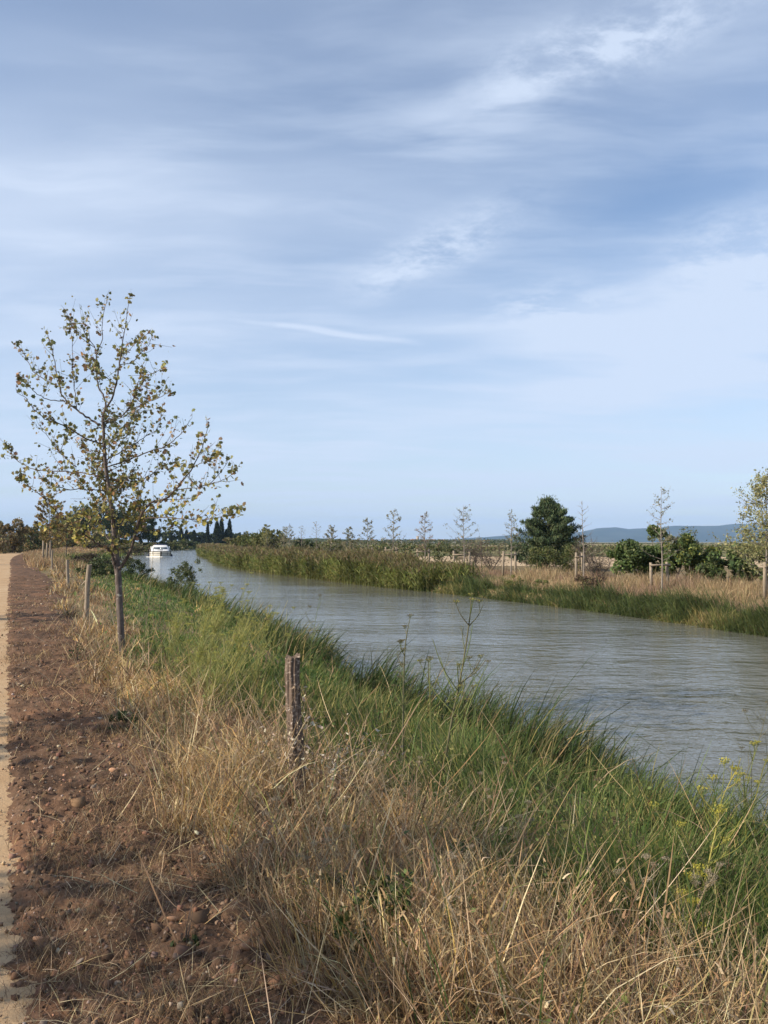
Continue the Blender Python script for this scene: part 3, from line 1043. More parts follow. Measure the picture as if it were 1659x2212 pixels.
        add_blades(G, b, RNG.uniform(.22, .38, k.sum()), RNG.uniform(0, 6.3, k.sum()), RNG.uniform(.1, .5, k.sum()), RNG.uniform(.1, .5, k.sum()), .05 * y[k] / 55 * k_ ** .4, c, c, seg=3)
    tag(G.obj('reed_bed', M_GRASS), 'tall olive reeds with brown plumes along the far waterline', 'reeds', kind='stuff')


far_bank()

# -- stones and litter on the red soil
def rock_mesh(name, seed, col):
    rs = np.random.default_rng(seed)
    t = (1 + 5 ** .5) / 2
    v = np.array([(-1, t, 0), (1, t, 0), (-1, -t, 0), (1, -t, 0), (0, -1, t), (0, 1, t), (0, -1, -t), (0, 1, -t), (t, 0, -1), (t, 0, 1), (-t, 0, -1), (-t, 0, 1)], float)
    v /= np.linalg.norm(v[0])
    f = [(0, 11, 5), (0, 5, 1), (0, 1, 7), (0, 7, 10), (0, 10, 11), (1, 5, 9), (5, 11, 4), (11, 10, 2), (10, 7, 6), (7, 1, 8), (3, 9, 4), (3, 4, 2), (3, 2, 6), (3, 6, 8), (3, 8, 9), (4, 9, 5), (2, 4, 11), (6, 2, 10), (8, 6, 7), (9, 8, 1)]
    vs, fs, mid = [tuple(x) for x in v], [], {}

    def m_(a, b):
        k = (min(a, b), max(a, b))
        if k not in mid:
            p_ = (np.array(vs[a]) + np.array(vs[b]))
            vs.append(tuple(p_ / np.linalg.norm(p_)))
            mid[k] = len(vs) - 1
        return mid[k]
    for a, b, c in f:
        ab, bc, ca = m_(a, b), m_(b, c), m_(c, a)
        fs += [(a, ab, ca), (b, bc, ab), (c, ca, bc), (ab, bc, ca)]
    V = np.array(vs)
    dirs = rs.normal(size=(9, 3))
    dirs /= np.linalg.norm(dirs, axis=1)[:, None]
    offs = rs.uniform(.48, .85, 9)
    for dd, oo in zip(dirs, offs):          # worn facets
        s = V @ dd
        V = np.where((s > oo)[:, None], V - dd[None] * ((s - oo) * .97)[:, None], V)
    V = V * np.array([1, rs.uniform(.55, .95), rs.uniform(.35, .7)]) * .5
    return Geo().add(V, np.array(fs), np.clip(np.array(col) * rs.uniform(.85, 1.15, (len(V), 1)), 0, 1)).mesh(name, M_STONE, True)


STONECOL = [(0.21, 0.135, 0.085), (0.27, 0.18, 0.12), (0.18, 0.12, 0.085), (0.33, 0.25, 0.18), (0.20, 0.155, 0.12), (0.38, 0.215, 0.125), (0.155, 0.09, 0.06)]
ROCKS = [rock_mesh('stone', 100 + i, STONECOL[i % 7]) for i in range(14)]


def put_stone(x, y, s, k=None, sink=.2):
    o = link('stone', ROCKS[RNG.integers(14)] if k is None else ROCKS[k], SOIL)
    sink = RNG.uniform(.08, .36) if k is None else sink
    o.location = (x, y, float(soil_z(np.array([x]), np.array([y]))[0]) + s * (.25 - sink))
    o.scale = (s, s, s)
    o.rotation_euler = (RNG.normal(0, .25), RNG.normal(0, .25), RNG.uniform(0, 6.3))


def soil_at(px, py):
    r = ray(px, py)
    dd = -CAM_Z / r[2]
    return r[0] * dd, dd


for px, py, s, k in ((246, 965, .060, 5), (234, 940, .045, 1), (218, 935, .05, 1), (204, 934, .045, 4), (270, 972, .055, 4), (160, 925, .045, 3), (38, 952, .05, 5), (54, 950, .045, 1), (79, 976, .045, 3),
                     (132, 962, .05, 4), (215, 986, .04, 5), (176, 970, .055, 2), (83, 744, .075, 3), (113, 779, .085, 5), (101, 760, .06, 6), (118, 746, .05, 6), (92, 712, .07, 1), (62, 690, .06, 3),
                     (93, 795, .07, 4), (150, 800, .06, 1), (172, 930, .03, 3), (190, 990, .04, 1), (140, 1002, .05, 4), (345, 985, .05, 4), (330, 972, .05, 1), (372, 1000, .045, 0), (20, 690, .06, 3), (118, 990, .035, 3)):
    x, y = soil_at(px, py)
    put_stone(x, y, s, k)
cnt = 0
while cnt < 265:
    y = 1.9 + 12 * RNG.uniform() ** 1.6
    x = float(x_p(y) + RNG.uniform(-.08, 1.1) * soil_w(np.array([y]))[0])
    put_stone(x, y, .016 + .05 * RNG.uniform() ** 3.2 + .001 * y)
    cnt += 1


def litter():
    v0 = np.array([(0, 0, .5), (.5, 0, 0), (0, .5, 0), (-.5, 0, 0), (0, -.5, 0), (0, 0, -.4)], float)
    f0 = np.array([(0, 1, 2), (0, 2, 3), (0, 3, 4), (0, 4, 1), (5, 2, 1), (5, 3, 2), (5, 4, 3), (5, 1, 4)])
    G = Geo()
    x, y = scatter(17000, 1.8, 40, lambda y: x_p(y) - .12, lambda y: x_p(y) + 1.25 * soil_w(y), 2.0)
    s = RNG.gamma(1.3, .0056, len(x)) * (1 + y * .07)
    pos = np.stack([x, y, soil_z(x, y) - s * RNG.uniform(-.15, .25, len(x))], 1)
    c = pick(STONECOL + [(0.15, 0.088, 0.056), (0.18, 0.105, 0.065), (0.11, 0.07, 0.048), (0.12, 0.074, 0.05), (0.14, 0.084, 0.055), (0.13, 0.08, 0.05), (0.42, 0.33, 0.25)], len(x), jit=.25)
    cards(G, (v0, f0), pos, s, c)
    # clods of the same earth
    x, y = scatter(2600, 1.8, 20, lambda y: x_p(y) - .02, lambda y: x_p(y) + 1.2 * soil_w(y), 1.9)
    k = fbm(x * 2.2, y * 2.2, 47, 2) > .42
    x, y = x[k], y[k]
    s = RNG.gamma(2.2, .012, len(x))
    cards(G, (v0 * np.array([1, 1, .8]), f0), np.stack([x, y, soil_z(x, y) + s * .05], 1), s, pick([(0.125, 0.074, 0.046), (0.155, 0.09, 0.055), (0.095, 0.058, 0.038), (0.18, 0.10, 0.06)], len(x), jit=.2))
    # grit on the path
    x, y = scatter(3500, 1.8, 20, lambda y: x_p(y) - 1.2, x_p, 2.0)
    s = RNG.gamma(2.0, .0035, len(x)) * (1 + y * .06)
    cards(G, (v0, f0), np.stack([x, y, 0 * x + .03], 1), s, pick(STONECOL[:4] + [(0.5, .37, .24)], len(x)))
    tag(G.obj('gravel', M_STONE), 'brown pebbles and clods strewn over the red soil', 'gravel', kind='stuff')
    # torn dry grass lying on the soil, in ragged patches
    G = Geo()
    x, y = scatter(60000, 1.9, 26, lambda y: x_p(y) - .05, lambda y: x_s(y) + .1, 1.9)
    cl = fbm(x * 1.8, y * 1.8, 611, 3)
    sh = np.clip(np.exp(-(((x + 1.25) / .3) ** 2 + ((y - 3.7) / .7) ** 2)) + .8 * np.exp(-(((x + .75) / .3) ** 2 + ((y - 3.05) / .25) ** 2)), 0, 1)
    k = RNG.uniform(0, 1, len(x)) < np.clip(sstep(cl, .46, .64) * .9 + .8 * sh, .06, 1)
    x, y = x[k], y[k]
    n = len(x)
    c = pick(RUST + STRAW + [(0.17, 0.11, 0.075), (0.12, 0.085, 0.06)] * 3, n)
    add_blades(G, np.stack([x, y, soil_z(x, y) - .003], 1), RNG.uniform(.03, .13, n), RNG.uniform(0, 6.3, n), RNG.uniform(.3, 1.0, n), RNG.uniform(0, .3, n), .0022 * np.maximum(1, y / 3.8), c, c, seg=2)
    x, y = scatter(420, 1.9, 12, lambda y: x_p(y) + .1, lambda y: x_s(y) + .1, 2.0)
    n = len(x)
    c = pick([(0.55, 0.45, 0.28), (0.48, 0.36, 0.2)], n)
    add_blades(G, np.stack([x, y, soil_z(x, y) + .012], 1), RNG.uniform(.06, .28, n), RNG.uniform(0, 6.3, n), RNG.uniform(.85, 1.02, n), RNG.uniform(-.08, .1, n), .0042, c, c, seg=3)
    tag(G.obj('dead_grass_litter', M_STRAW), 'torn dead grass and straw lying on the red soil', 'litter', kind='stuff')


litter()

# ------------------------------------------------------------------ trees
AUTUMN = [(0.19, 0.195, 0.08), (0.23, 0.22, 0.09), (0.13, 0.14, 0.065), (0.31, 0.275, 0.10), (0.42, 0.35, 0.10), (0.34, 0.23, 0.12), (0.25, 0.17, 0.11), (0.40, 0.25, 0.11)]
AUT_P = [.24, .20, .17, .11, .06, .09, .08, .05]


def poly_at(pts, t):
    pts = np.asarray(pts)
    s = np.concatenate([[0], np.cumsum(np.linalg.norm(np.diff(pts, axis=0), axis=1))])
    s /= s[-1]
    return np.array([np.interp(t, s, pts[:, k]) for k in range(3)]).T


def smooth_poly(pts, n=None):
    """Catmull-Rom through the points"""
    p_ = np.asarray(pts, float)
    if len(p_) < 3:
        return np.linspace(p_[0], p_[-1], n or 4)
    e = np.concatenate([[2 * p_[0] - p_[1]], p_, [2 * p_[-1] - p_[-2]]])
    o = []
    for i in range(1, len(e) - 2):
        for t in np.linspace(0, 1, 4, endpoint=False):
            a, b, c, d_ = e[i - 1:i + 3]
            o.append(.5 * ((2 * b) + (-a + c) * t + (2 * a - 5 * b + 4 * c - d_) * t * t + (-a + 3 * b - 3 * c + d_) * t ** 3))
    o.append(p_[-1])
    return np.array(o)


# -- the large young plane tree: limbs measured from the photograph (local pixel units), each given its own depth
TD = 12.3


def tp(x, y, dy=0.0):
    return P(.15309 * x, 279.3 + .15309 * y, TD + dy)


tree = empty('plane_tree', tuple(tp(797, 2460)))
tag(tree, 'nearest plane tree with speckled trunk and sparse yellowing leaves beside the soil strip', 'tree', 'young plane trees along the towpath')
T0 = np.array(tree.location)
rt = np.random.default_rng(33)
trunk = [(800, 2480), (797, 2437), (786, 2227), (776, 2027), (769, 1907), (752, 1760), (742, 1600), (732, 1510), (706, 1330), (688, 1200), (680, 1060), (675, 960), (670, 900)]
LIMBS = [  # points, start radius, depth at tip
    ([(655, 948), (580, 910), (500, 850), (420, 780), (388, 700), (380, 640), (350, 510), (330, 420), (300, 345)], .017, .5),
    ([(388, 700), (300, 660), (215, 600), (165, 500), (120, 430)], .009, .9),
    ([(430, 795), (330, 790), (250, 750), (190, 700), (120, 650)], .008, -.3),
    ([(676, 1075), (610, 1060), (540, 1030), (450, 970), (380, 940), (290, 910), (220, 850), (170, 780), (110, 740)], .013, -.7),
    ([(695, 1320), (640, 1290), (560, 1270), (430, 1255), (300, 1250), (200, 1230), (120, 1190), (60, 1110), (40, 1070)], .013, .8),
    ([(500, 1225), (430, 1170), (380, 1120), (330, 1060), (285, 980), (235, 965)], .008, .2),
    ([(715, 1400), (640, 1375), (560, 1370), (430, 1370), (330, 1340), (270, 1290), (240, 1240)], .010, -1.0),
    ([(480, 1650), (380, 1530), (290, 1440), (200, 1360), (130, 1280)], .009, -1.2),
    ([(670, 900), (690, 850), (740, 750), (770, 620), (785, 520), (800, 420), (822, 280), (845, 110)], .019, -.2),
    ([(672, 880), (690, 800), (640, 700), (628, 620), (630, 500), (640, 460), (668, 390), (670, 250), (700, 115)], .016, .3),
    ([(635, 470), (590, 400), (550, 350), (545, 290), (565, 235)], .007, .6),
    ([(500, 850), (488, 750), (475, 600), (470, 450), (455, 250)], .008, 1.0),
    ([(672, 925), (700, 925), (770, 900), (830, 860), (880, 760), (905, 660), (930, 560)], .013, -.6),
    ([(830, 860), (940, 810), (1040, 770), (1110, 735)], .007, -1.1),
    ([(778, 560), (860, 540), (930, 470), (975, 420), (1000, 350)], .007, .5),
    ([(880, 760), (960, 640), (1030, 600), (1080, 570)], .006, -.8),
    ([(755, 690), (690, 640), (610, 590), (560, 500)], .006, -.6),
    ([(685, 1190), (800, 1120), (870, 1080), (960, 1020), (1030, 970), (1060, 840)], .010, .9),
    ([(690, 1230), (850, 1175), (960, 1130), (1080, 1090), (1150, 1040), (1220, 960), (1240, 920)], .011, -.5),
    ([(700, 1310), (780, 1310), (880, 1320), (960, 1290), (1050, 1230), (1140, 1190)], .009, .7),
    ([(769, 1907), (830, 1817), (880, 1687), (915, 1557), (970, 1470), (1030, 1450), (1100, 1420), (1180, 1330), (1260, 1220), (1310, 1120), (1350, 1000), (1360, 935)], .026, -.9),
    ([(1150, 1370), (1220, 1370), (1300, 1360), (1400, 1330), (1500, 1285), (1555, 1225)], .008, -1.4),
    ([(915, 1557), (1000, 1560), (1100, 1555), (1200, 1565), (1300, 1570), (1400, 1560), (1500, 1540), (1575, 1515)], .009, -1.6),
    ([(910, 1600), (915, 1480), (930, 1370), (990, 1280), (1060, 1230)], .009, -.2),
    ([(1060, 1440), (1150, 1440), (1240, 1430), (1290, 1400)], .006, -.6),
    ([(1250, 1230), (1330, 1200), (1400, 1170), (1440, 1120)], .006, -1.2),
    ([(769, 1907), (748, 1860), (735, 1807), (700, 1757), (640, 1727), (570, 1677), (480, 1650), (380, 1640), (300, 1600)], .026, -.7),
    ([(650, 1735), (600, 1757), (540, 1735), (517, 1700), (492, 1640), (440, 1560)], .010, -1.2),
    ([(752, 1790), (700, 1690), (640, 1600), (590, 1560), (520, 1530)], .011, .9),
    ([(745, 1640), (800, 1600), (860, 1560), (900, 1500), (1000, 1480)], .009, .9),
    ([(740, 1560), (690, 1490), (660, 1380), (650, 1250), (640, 1120)], .009, .8),
    ([(680, 1000), (740, 1050), (800, 990), (850, 940), (880, 880)], .006, 1.1),
    ([(880, 1687), (960, 1640), (1050, 1630), (1150, 1610)], .009, -.1),
]
trunk3 = smooth_poly([tp(*p_) - T0 for p_ in trunk])
kk = np.linspace(0, 1, len(trunk3))
rad = np.interp(kk, [0, .04, .10, .30, .45, .46, .75, 1], [.070, .058, .050, .046, .048, .034, .026, .019])
G = Geo()
tubes(G, [(trunk3, rad)], 10)
bmp = G.V[0]
bmp += rt.normal(0, .0018, bmp.shape)
G.obj('trunk', M_BARK, tree, True)
limbs3 = []
Gb = Geo()
for pts, r0, dz in LIMBS:
    L = np.cumsum([0] + [math.dist(pts[i], pts[i + 1]) for i in range(len(pts) - 1)])
    L = L / L[-1]
    # start at the depth of the limb this one leaves
    y0 = 0.0
    if limbs3:
        s0 = tp(*pts[0])
        best = min(((np.linalg.norm((q_[:, [0, 2]] - s0[[0, 2]] + T0[[0, 2]]), axis=1).min(), q_) for q_, _ in limbs3), key=lambda t: t[0])
        tr = np.linalg.norm(trunk3[:, [0, 2]] + T0[[0, 2]] - s0[[0, 2]], axis=1).min()
        if best[0] < min(tr, .12):
            q_ = best[1]
            y0 = q_[np.argmin(np.linalg.norm(q_[:, [0, 2]] - s0[[0, 2]] + T0[[0, 2]], axis=1)), 1] + T0[1] - TD
    p3 = smooth_poly([tp(*a_, y0 + (dz - y0 if abs(dz) > 0 else 0) * l ** 1.1) - T0 for a_, l in zip(pts, L)])
    p3[1:-1] += rt.normal(0, .006, p3[1:-1].shape)
    limbs3.append((p3, r0))
    tubes(Gb, [(p3, np.linspace(r0, .0028, len(p3)))], 6)
# short inner branches fill the middle of the crown
for _ in range(46):
    if rt.uniform() < .5:
        a_ = poly_at(trunk3, np.array([rt.uniform(.50, 1.0)]))[0]
        k_ = 1.0
    else:
        src = limbs3[rt.integers(len(LIMBS))][0]
        a_ = poly_at(src, np.array([rt.uniform(.05, .55)]))[0]
        k_ = .7
    az = rt.uniform(0, 6.283)
    ln_ = rt.uniform(.35, .85) * k_
    e_ = a_ + np.array([math.cos(az) * .75, math.sin(az) * .75, rt.uniform(.25, .95)]) * ln_
    p3 = smooth_poly([a_, (a_ + e_) / 2 + rt.normal(0, .03, 3) - np.array([0, 0, .03]), e_])
    limbs3.append((p3, .006))
    tubes(Gb, [(p3, np.linspace(.006, .0025, len(p3)))], 5)
# twigs
leaf_pos, leaf_dir, leaf_low = [], [], []
tw = []
for p3, r0 in limbs3:
    ln = np.linalg.norm(np.diff(p3, axis=0), axis=1).sum()
    nt_ = int(ln * (9.5 if p3[:, 2].mean() + T0[2] > 2.3 else 14)) + 2
    for t in np.concatenate([rt.uniform(.18, 1, nt_), [1.0]]):
        a_ = poly_at(p3, np.array([t]))[0]
        b_ = poly_at(p3, np.array([max(0, t - .06)]))[0]
        dr = a_ - b_
        dr /= np.linalg.norm(dr) + 1e-6
        dv = dr * .7 + rt.normal(0, .55, 3) + np.array([0, 0, .45])
        dv /= np.linalg.norm(dv)
        l = rt.uniform(.08, .42) * (1.0 - .75 * sstep(t, .7, 1.0))
        mid = a_ + dv * l * .5 + rt.normal(0, .015, 3)
        end = a_ + dv * l + np.array([0, 0, .03]) + rt.normal(0, .02, 3)
        tw.append((np.array([a_, mid, end]), np.array([.0032, .0024, .0015])))
        high = (a_[2] + T0[2])
        nl = rt.integers(3, 7) if high > 2.2 else rt.integers(4, 9)
        for u in np.linspace(.25, 1.0, nl):
            q_ = a_ + (end - a_) * u + rt.normal(0, .032, 3)
            leaf_pos.append(q_ + np.array([0, 0, -.02]))
            leaf_low.append(high)
    # leaves straight on the limb
    for t in rt.uniform(.3, 1, int(ln * 5)):
        leaf_pos.append(poly_at(p3, np.array([t]))[0] + rt.normal(0, .03, 3))
        leaf_low.append(leaf_pos[-1][2] + T0[2])
tubes(Gb, tw, 4, cap=False)
branches = Gb.obj('branches', M_TWIG, tree, True)
leaf_pos, leaf_low = np.array(leaf_pos), np.array(leaf_low)
nL = len(leaf_pos)
sz = np.clip(rt.gamma(4.5, 1 / 4.5, nL) * .049 + .006, .020, .074)
lc = pick(AUTUMN, nL, rt, .22, AUT_P)
k = (leaf_low < 2.15) & (rt.uniform(0, 1, nL) < .38)
lc[k] = pick([(0.38, 0.34, 0.09), (0.32, 0.30, 0.09), (0.46, 0.38, 0.10), (0.24, 0.24, 0.07)], k.sum(), rt)
# the 300 largest leaves are pieces of their own, the rest one mass
LV = [Geo().add(LOBED[0] * np.array([1, 1, s_]), LOBED[1], c_).mesh('leaf', M_LEAF) for c_, s_ in
      (((0.22, 0.22, 0.075), 1), ((0.27, 0.25, 0.085), 2), ((0.15, 0.16, 0.065), -1.5), ((0.36, 0.31, 0.10), 1.6), ((0.46, 0.38, 0.10), -1), ((0.34, 0.23, 0.12), 2), ((0.40, 0.25, 0.11), -2), ((0.25, 0.17, 0.11), 1.4))]
order = np.argsort(-sz)
big, rest = order[:300], order[300:]
crown = empty('crown')
crown.parent = tree
for i in big:
    o = link('leaf', LV[int(rt.choice(8, p=AUT_P)) if leaf_low[i] > 2.15 or rt.uniform() < .5 else (4 if rt.uniform() < .6 else 3)], crown)
    o.location = leaf_pos[i]
    o.scale = (sz[i],) * 3
    o.rotation_euler = tuple(rt.uniform(0, 6.3, 3))
G = Geo()
cards(G, LOBED, leaf_pos[rest], sz[rest], lc[rest], rng=rt)
tag(G.obj('foliage', M_LEAF, crown), kind='stuff')


# -- young trees
def young_tree(name, label, group, base, h, seed, width=.32, leafy=1.0, cols=AUTUMN, p_=AUT_P, barkm=None, lsize=.10, low=.30, lean=(0, 0), cat='tree', top=1.0, lod=1.0):
    r = np.random.default_rng(seed)
    root = empty(name, tuple(base))
    tag(root, label, cat, group)
    ax = np.array([[0, 0, -.05], [.01 * h, 0, h * .3], [lean[0] * .5 + r.normal(0, .02), lean[1] * .5, h * .62], [lean[0], lean[1], h * top]])
    ax = smooth_poly(ax)
    r0 = .0072 * h * max(1, lod)
    G = Geo()
    tubes(G, [(ax, np.linspace(r0, .004 * lod, len(ax)))], 6)
    G.obj('trunk', barkm or M_PALEBARK, root, True)
    G, pos = Geo(), []
    nb = int(16 + h * 2.2) * (2 if leafy > 9 else 1)
    sprd = .11 if leafy > 9 else .05
    for i in range(nb):
        t = low + (0.97 - low) * (i + r.uniform()) / nb
        a_ = poly_at(ax, np.array([t]))[0]
        az = i * 2.4 + r.normal(0, .4)
        ln = h * width * (1 - (t - low) / (1.04 - low)) ** .75 * r.uniform(.55, 1.1) + .12
        up = r.uniform(.35, .85)
        e = a_ + np.array([math.cos(az), math.sin(az), up]) * ln
        m_ = (a_ + e) / 2 + np.array([0, 0, -.08 * ln]) + r.normal(0, .03, 3)
        pl = smooth_poly([a_, m_, e])
        tubes(G, [(pl, np.linspace(.0042 * h * .5 * lod ** .7, .0022 * lod, len(pl)))], 4, cap=False)
        ends = [(pl, 1.0)]
        for j in range(r.integers(1, 4)):
            s_ = poly_at(pl, np.array([r.uniform(.3, .9)]))[0]
            e2 = s_ + (np.array([math.cos(az + r.normal(0, .9)), math.sin(az + r.normal(0, .9)), r.uniform(.2, 1.1)])) * ln * .4
            tubes(G, [(np.array([s_, (s_ + e2) / 2 + r.normal(0, .01, 3), e2]), np.array([.003, .0024, .0016]) * lod)], 3, cap=False)
            ends.append((np.array([s_, e2]), .6))
        for pl2, f_ in ends:
            nn = r.poisson(7 * leafy * f_ * (0.6 + ln) * (.55 if leafy > 9 else 1))
            if nn:
                pos.append(poly_at(pl2, r.uniform(.15, 1.05, nn)) + r.normal(0, sprd, (nn, 3)))
    G.obj('branches', barkm or M_PALEBARK, root, True)
    if pos:
        pos = np.concatenate(pos)
        G = Geo()
        cards(G, LEAF4, pos, r.gamma(8, 1 / 8, len(pos)) * lsize, pick(cols, len(pos), r, .2, p_), rng=r)
        tag(G.obj('crown', M_LEAF, root), kind='stuff')
    return root


ORD = ['first', 'second', 'third', 'fourth', 'fifth', 'sixth', 'seventh', 'eighth', 'ninth', 'tenth', 'eleventh', 'twelfth', 'thirteenth', 'fourteenth', 'fifteenth', 'sixteenth']
GREY = [(0.20, 0.20, 0.12), (0.26, 0.25, 0.15), (0.16, 0.16, 0.10), (0.28, 0.24, 0.16)]
ROW = 'young trees in a row on the far bank'
#      px   d    top_y leafy width lsize label
FAR = [(765, 31.0, 474, 9.5, .36, .080, 'tall leafy yellowing young tree on far bank cut by right picture edge'),
       (661, 35.5, 488, 1.5, .17, .075, 'slender sparse young tree rising in front of the large fig bush'),
       (583, 42.0, 500, .20, .13, .075, 'nearly bare whip of a young tree just right of the dark conifer'),
       (510.6, 48.0, 511, 1.7, .16, .085, 'thin grey leafed young tree just left of the dark conifer'),
       (463.5, 51.5, 505, 1.3, .25, .095, 'second young tree left of the dark conifer, with wide lower branches'),
       (424.5, 56.5, 512.5, 2.0, .20, .095, 'pinkish bare twigged young tree behind reeds beside the distant tower'),
       (392.5, 61.5, 508.5, 1.6, .21, .11, 'fourth young tree left of the dark conifer, tallest behind the reeds'),
       (367.5, 65.5, 519, 1.6, .20, .12, 'fifth young tree left of the dark conifer, small with dark leaf tufts'),
       (349.5, 69, 528.5, 3.2, .30, .13, 'sixth young tree left of the dark conifer, low and rounded'),
       (329.5, 73, 526, 2.5, .30, .13, 'seventh young tree left of the dark conifer, crooked top leaning right'),
       (316.0, 76.5, 521, .30, .18, .11, 'bare pale young tree, eighth left of the dark conifer'),
       (301.5, 80, 525.5, .35, .15, .11, 'thin bare pale young tree, ninth left of the dark conifer'),
       (290.0, 84, 525.5, 1.4, .2, .14, 'tenth young tree left of the dark conifer, with a leafy tip'),
       (283.5, 88, 527, 1.2, .2, .14, 'eleventh young tree left of the dark conifer, nearly touching its neighbour'),
       (267.0, 104, 524.5, 3.8, .24, .16, 'leafy pale young tree above the green shrubs at reed bed')]
for i, (px, dd, ty, leafy, wd, ls, lab) in enumerate(FAR):
    x = ray(px, 540)[0] * dd
    z = float(ground_z(np.array([x]), np.array([dd]))[0])
    h = CAM_Z + (541.9 - ty) / FPX * dd - z
    cols, pp = ([(0.30, 0.29, 0.13), (0.25, 0.25, 0.11), (0.36, 0.33, 0.15), (0.20, 0.20, 0.09)], None) if i in (0, 14) else ([(0.30, 0.20, 0.15), (0.24, 0.17, 0.12), (0.2, .18, .09)], None) if i == 5 else (GREY, None)
    young_tree('young_tree', lab, ROW, (x, dd, z), h, 500 + i, wd, leafy, cols, pp, lsize=ls * (.8 if i else 1), low=.30 if i else .12, lean=((.25, 0) if i == 9 else (RNG.normal(0, .06), 0)), lod=1 + dd / 110)

# towpath row behind the big tree, and the same row on the path's left side (outside the picture, casting the bands of shade)
NROW = 'young plane trees along the towpath'
for i, (px, dd, ty, lab) in enumerate([(49, 66, 494, 'brownish young plane tree beyond the big tree, tied to tall stakes'),
                                       (66, 92, 511, 'small far plane tree half hidden behind the big tree, before the path bends'),
                                       (58, 130, 524, 'farthest plane tree of the towpath row near the path bend')]):
    x = ray(px, 540)[0] * dd
    z = float(ground_z(np.array([x]), np.array([dd]))[0])
    young_tree('plane_tree', lab, NROW, (x, dd, z), CAM_Z + (541.9 - ty) / FPX * dd - z, 560 + i, .33, 5.0,
               [(0.17, 0.14, 0.06), (0.22, 0.17, 0.07), (0.13, 0.11, 0.05), (0.34, 0.26, 0.08), (0.28, 0.17, 0.08)], None, M_TWIG, .13, .25, lod=1.6)
for i, (x, dd, h) in enumerate([(-8.3, 0.6, 5.6), (-10.6, 4.6, 5.2), (-15.6, 15.5, 5.4), (-37.0, 57.5, 6.2), (-45.0, 74.0, 6.5), (-51.0, 89.0, 6.5)]):
    young_tree('plane_tree', '%s plane tree left of the towpath, outside the picture, casting shade across it' % ORD[i], 'plane trees on the left of the towpath', (x, dd, 0), h, 580 + i, .36, 3.5, AUTUMN, AUT_P, M_TWIG, .12, .28)


# -- shrubs and bushes
def bush(name, label, base, lobes, n, lsize, cols, seed, tmpl=LEAF4, matl=None, group=None, stems=5, stemm=None, fill=.55, cat='bush', dens_top=0.0, bare=0.0, flat=1.0):
    """lobes: (cx, cy, cz, rx, ry, rz) about the base; leaf-sized faces through each lobe, thicker at its skin"""
    r = np.random.default_rng(seed)
    root = empty(name, tuple(base))
    tag(root, label, cat, group)
    lobes = np.array(lobes, float)
    vol = (lobes[:, 3] * lobes[:, 4] * lobes[:, 5]) ** .72
    G = Geo()
    allp, allc = [], []
    for lb, m_ in zip(lobes, (vol / vol.sum() * n).astype(int)):
        # sub-clumps give the lobe an uneven outline
        nc = max(6, int(14 * (lb[3] / lobes[:, 3].max())))
        cd = r.normal(size=(nc, 3))
        cd /= np.linalg.norm(cd, axis=1)[:, None]
        cr = r.uniform(.55, 1.0, nc)
        cs = r.uniform(.20, .42, nc)
        tone = r.uniform(.72, 1.22, nc)
        w_ = r.choice(nc, m_)
        dd = r.normal(size=(m_, 3))
        dd /= np.linalg.norm(dd, axis=1)[:, None]
        rr = r.uniform(0, 1, m_) ** (fill * .7)
        q_ = cd[w_] * cr[w_, None] + dd * rr[:, None] * cs[w_, None]
        pp = lb[:3] + q_ * lb[3:]
        c = pick(cols, m_, r, .16) * tone[w_, None]
        allp.append(pp)
        allc.append(c)
    pp, c = np.concatenate(allp), np.concatenate(allc)
    k = pp[:, 2] > -.02
    pp, c = pp[k], np.clip(c[k], 0, 1)
    if stems:
        Gs = Geo()
        for i in range(stems):
            e = lobes[i % len(lobes)]
            tip = e[:3] + r.normal(0, .45, 3) * e[3:]
            tip[2] = max(tip[2], .2)
            b_ = np.array([r.normal(0, .1) * lobes[:, 3].mean(), r.normal(0, .1) * lobes[:, 3].mean(), -.05])
            mid = (b_ + tip) / 2 + r.normal(0, .12, 3) * e[3:]
            th = max(.0025, min(.012, .05 * e[5]), .02 * (tip[2]) * min(1, e[5] / .3))
            tubes(Gs, [(smooth_poly([b_, mid, tip]), np.linspace(th, th * .3, 9))], 5, cap=False)
            if bare:
                for j in range(int(14 * bare)):
                    s_ = poly_at(np.array([b_, mid, tip]), np.array([r.uniform(.25, 1)]))[0]
                    e2 = s_ + (r.normal(0, .5, 3) + np.array([0, 0, .35])) * e[3:] * .6
                    m2 = (s_ + e2) / 2 + r.normal(0, .06, 3)
                    tubes(Gs, [(np.array([s_, m2, e2]), np.array([th * .4, th * .25, th * .13]))], 3, cap=False)
                    for l_ in range(2):
                        e3 = m2 + (r.normal(0, .5, 3) + np.array([0, 0, .2])) * e[3:] * .35
                        tubes(Gs, [(np.array([m2, e3]), np.array([th * .22, th * .12]))], 3, cap=False)
        Gs.obj('stems', stemm or M_TWIG, root, True)
    if len(pp):
        cards(G, tmpl, pp, r.gamma(9, 1 / 9, len(pp)) * lsize, c, rng=r)
        tag(G.obj('foliage', matl or M_LEAF, root), kind='stuff')
    return root


def at(px, py_or_none, dd, dz=0.0):
    x = ray(px, 540)[0] * dd
    return np.array([x, dd, float(ground_z(np.array([x]), np.array([dd]))[0]) + dz])


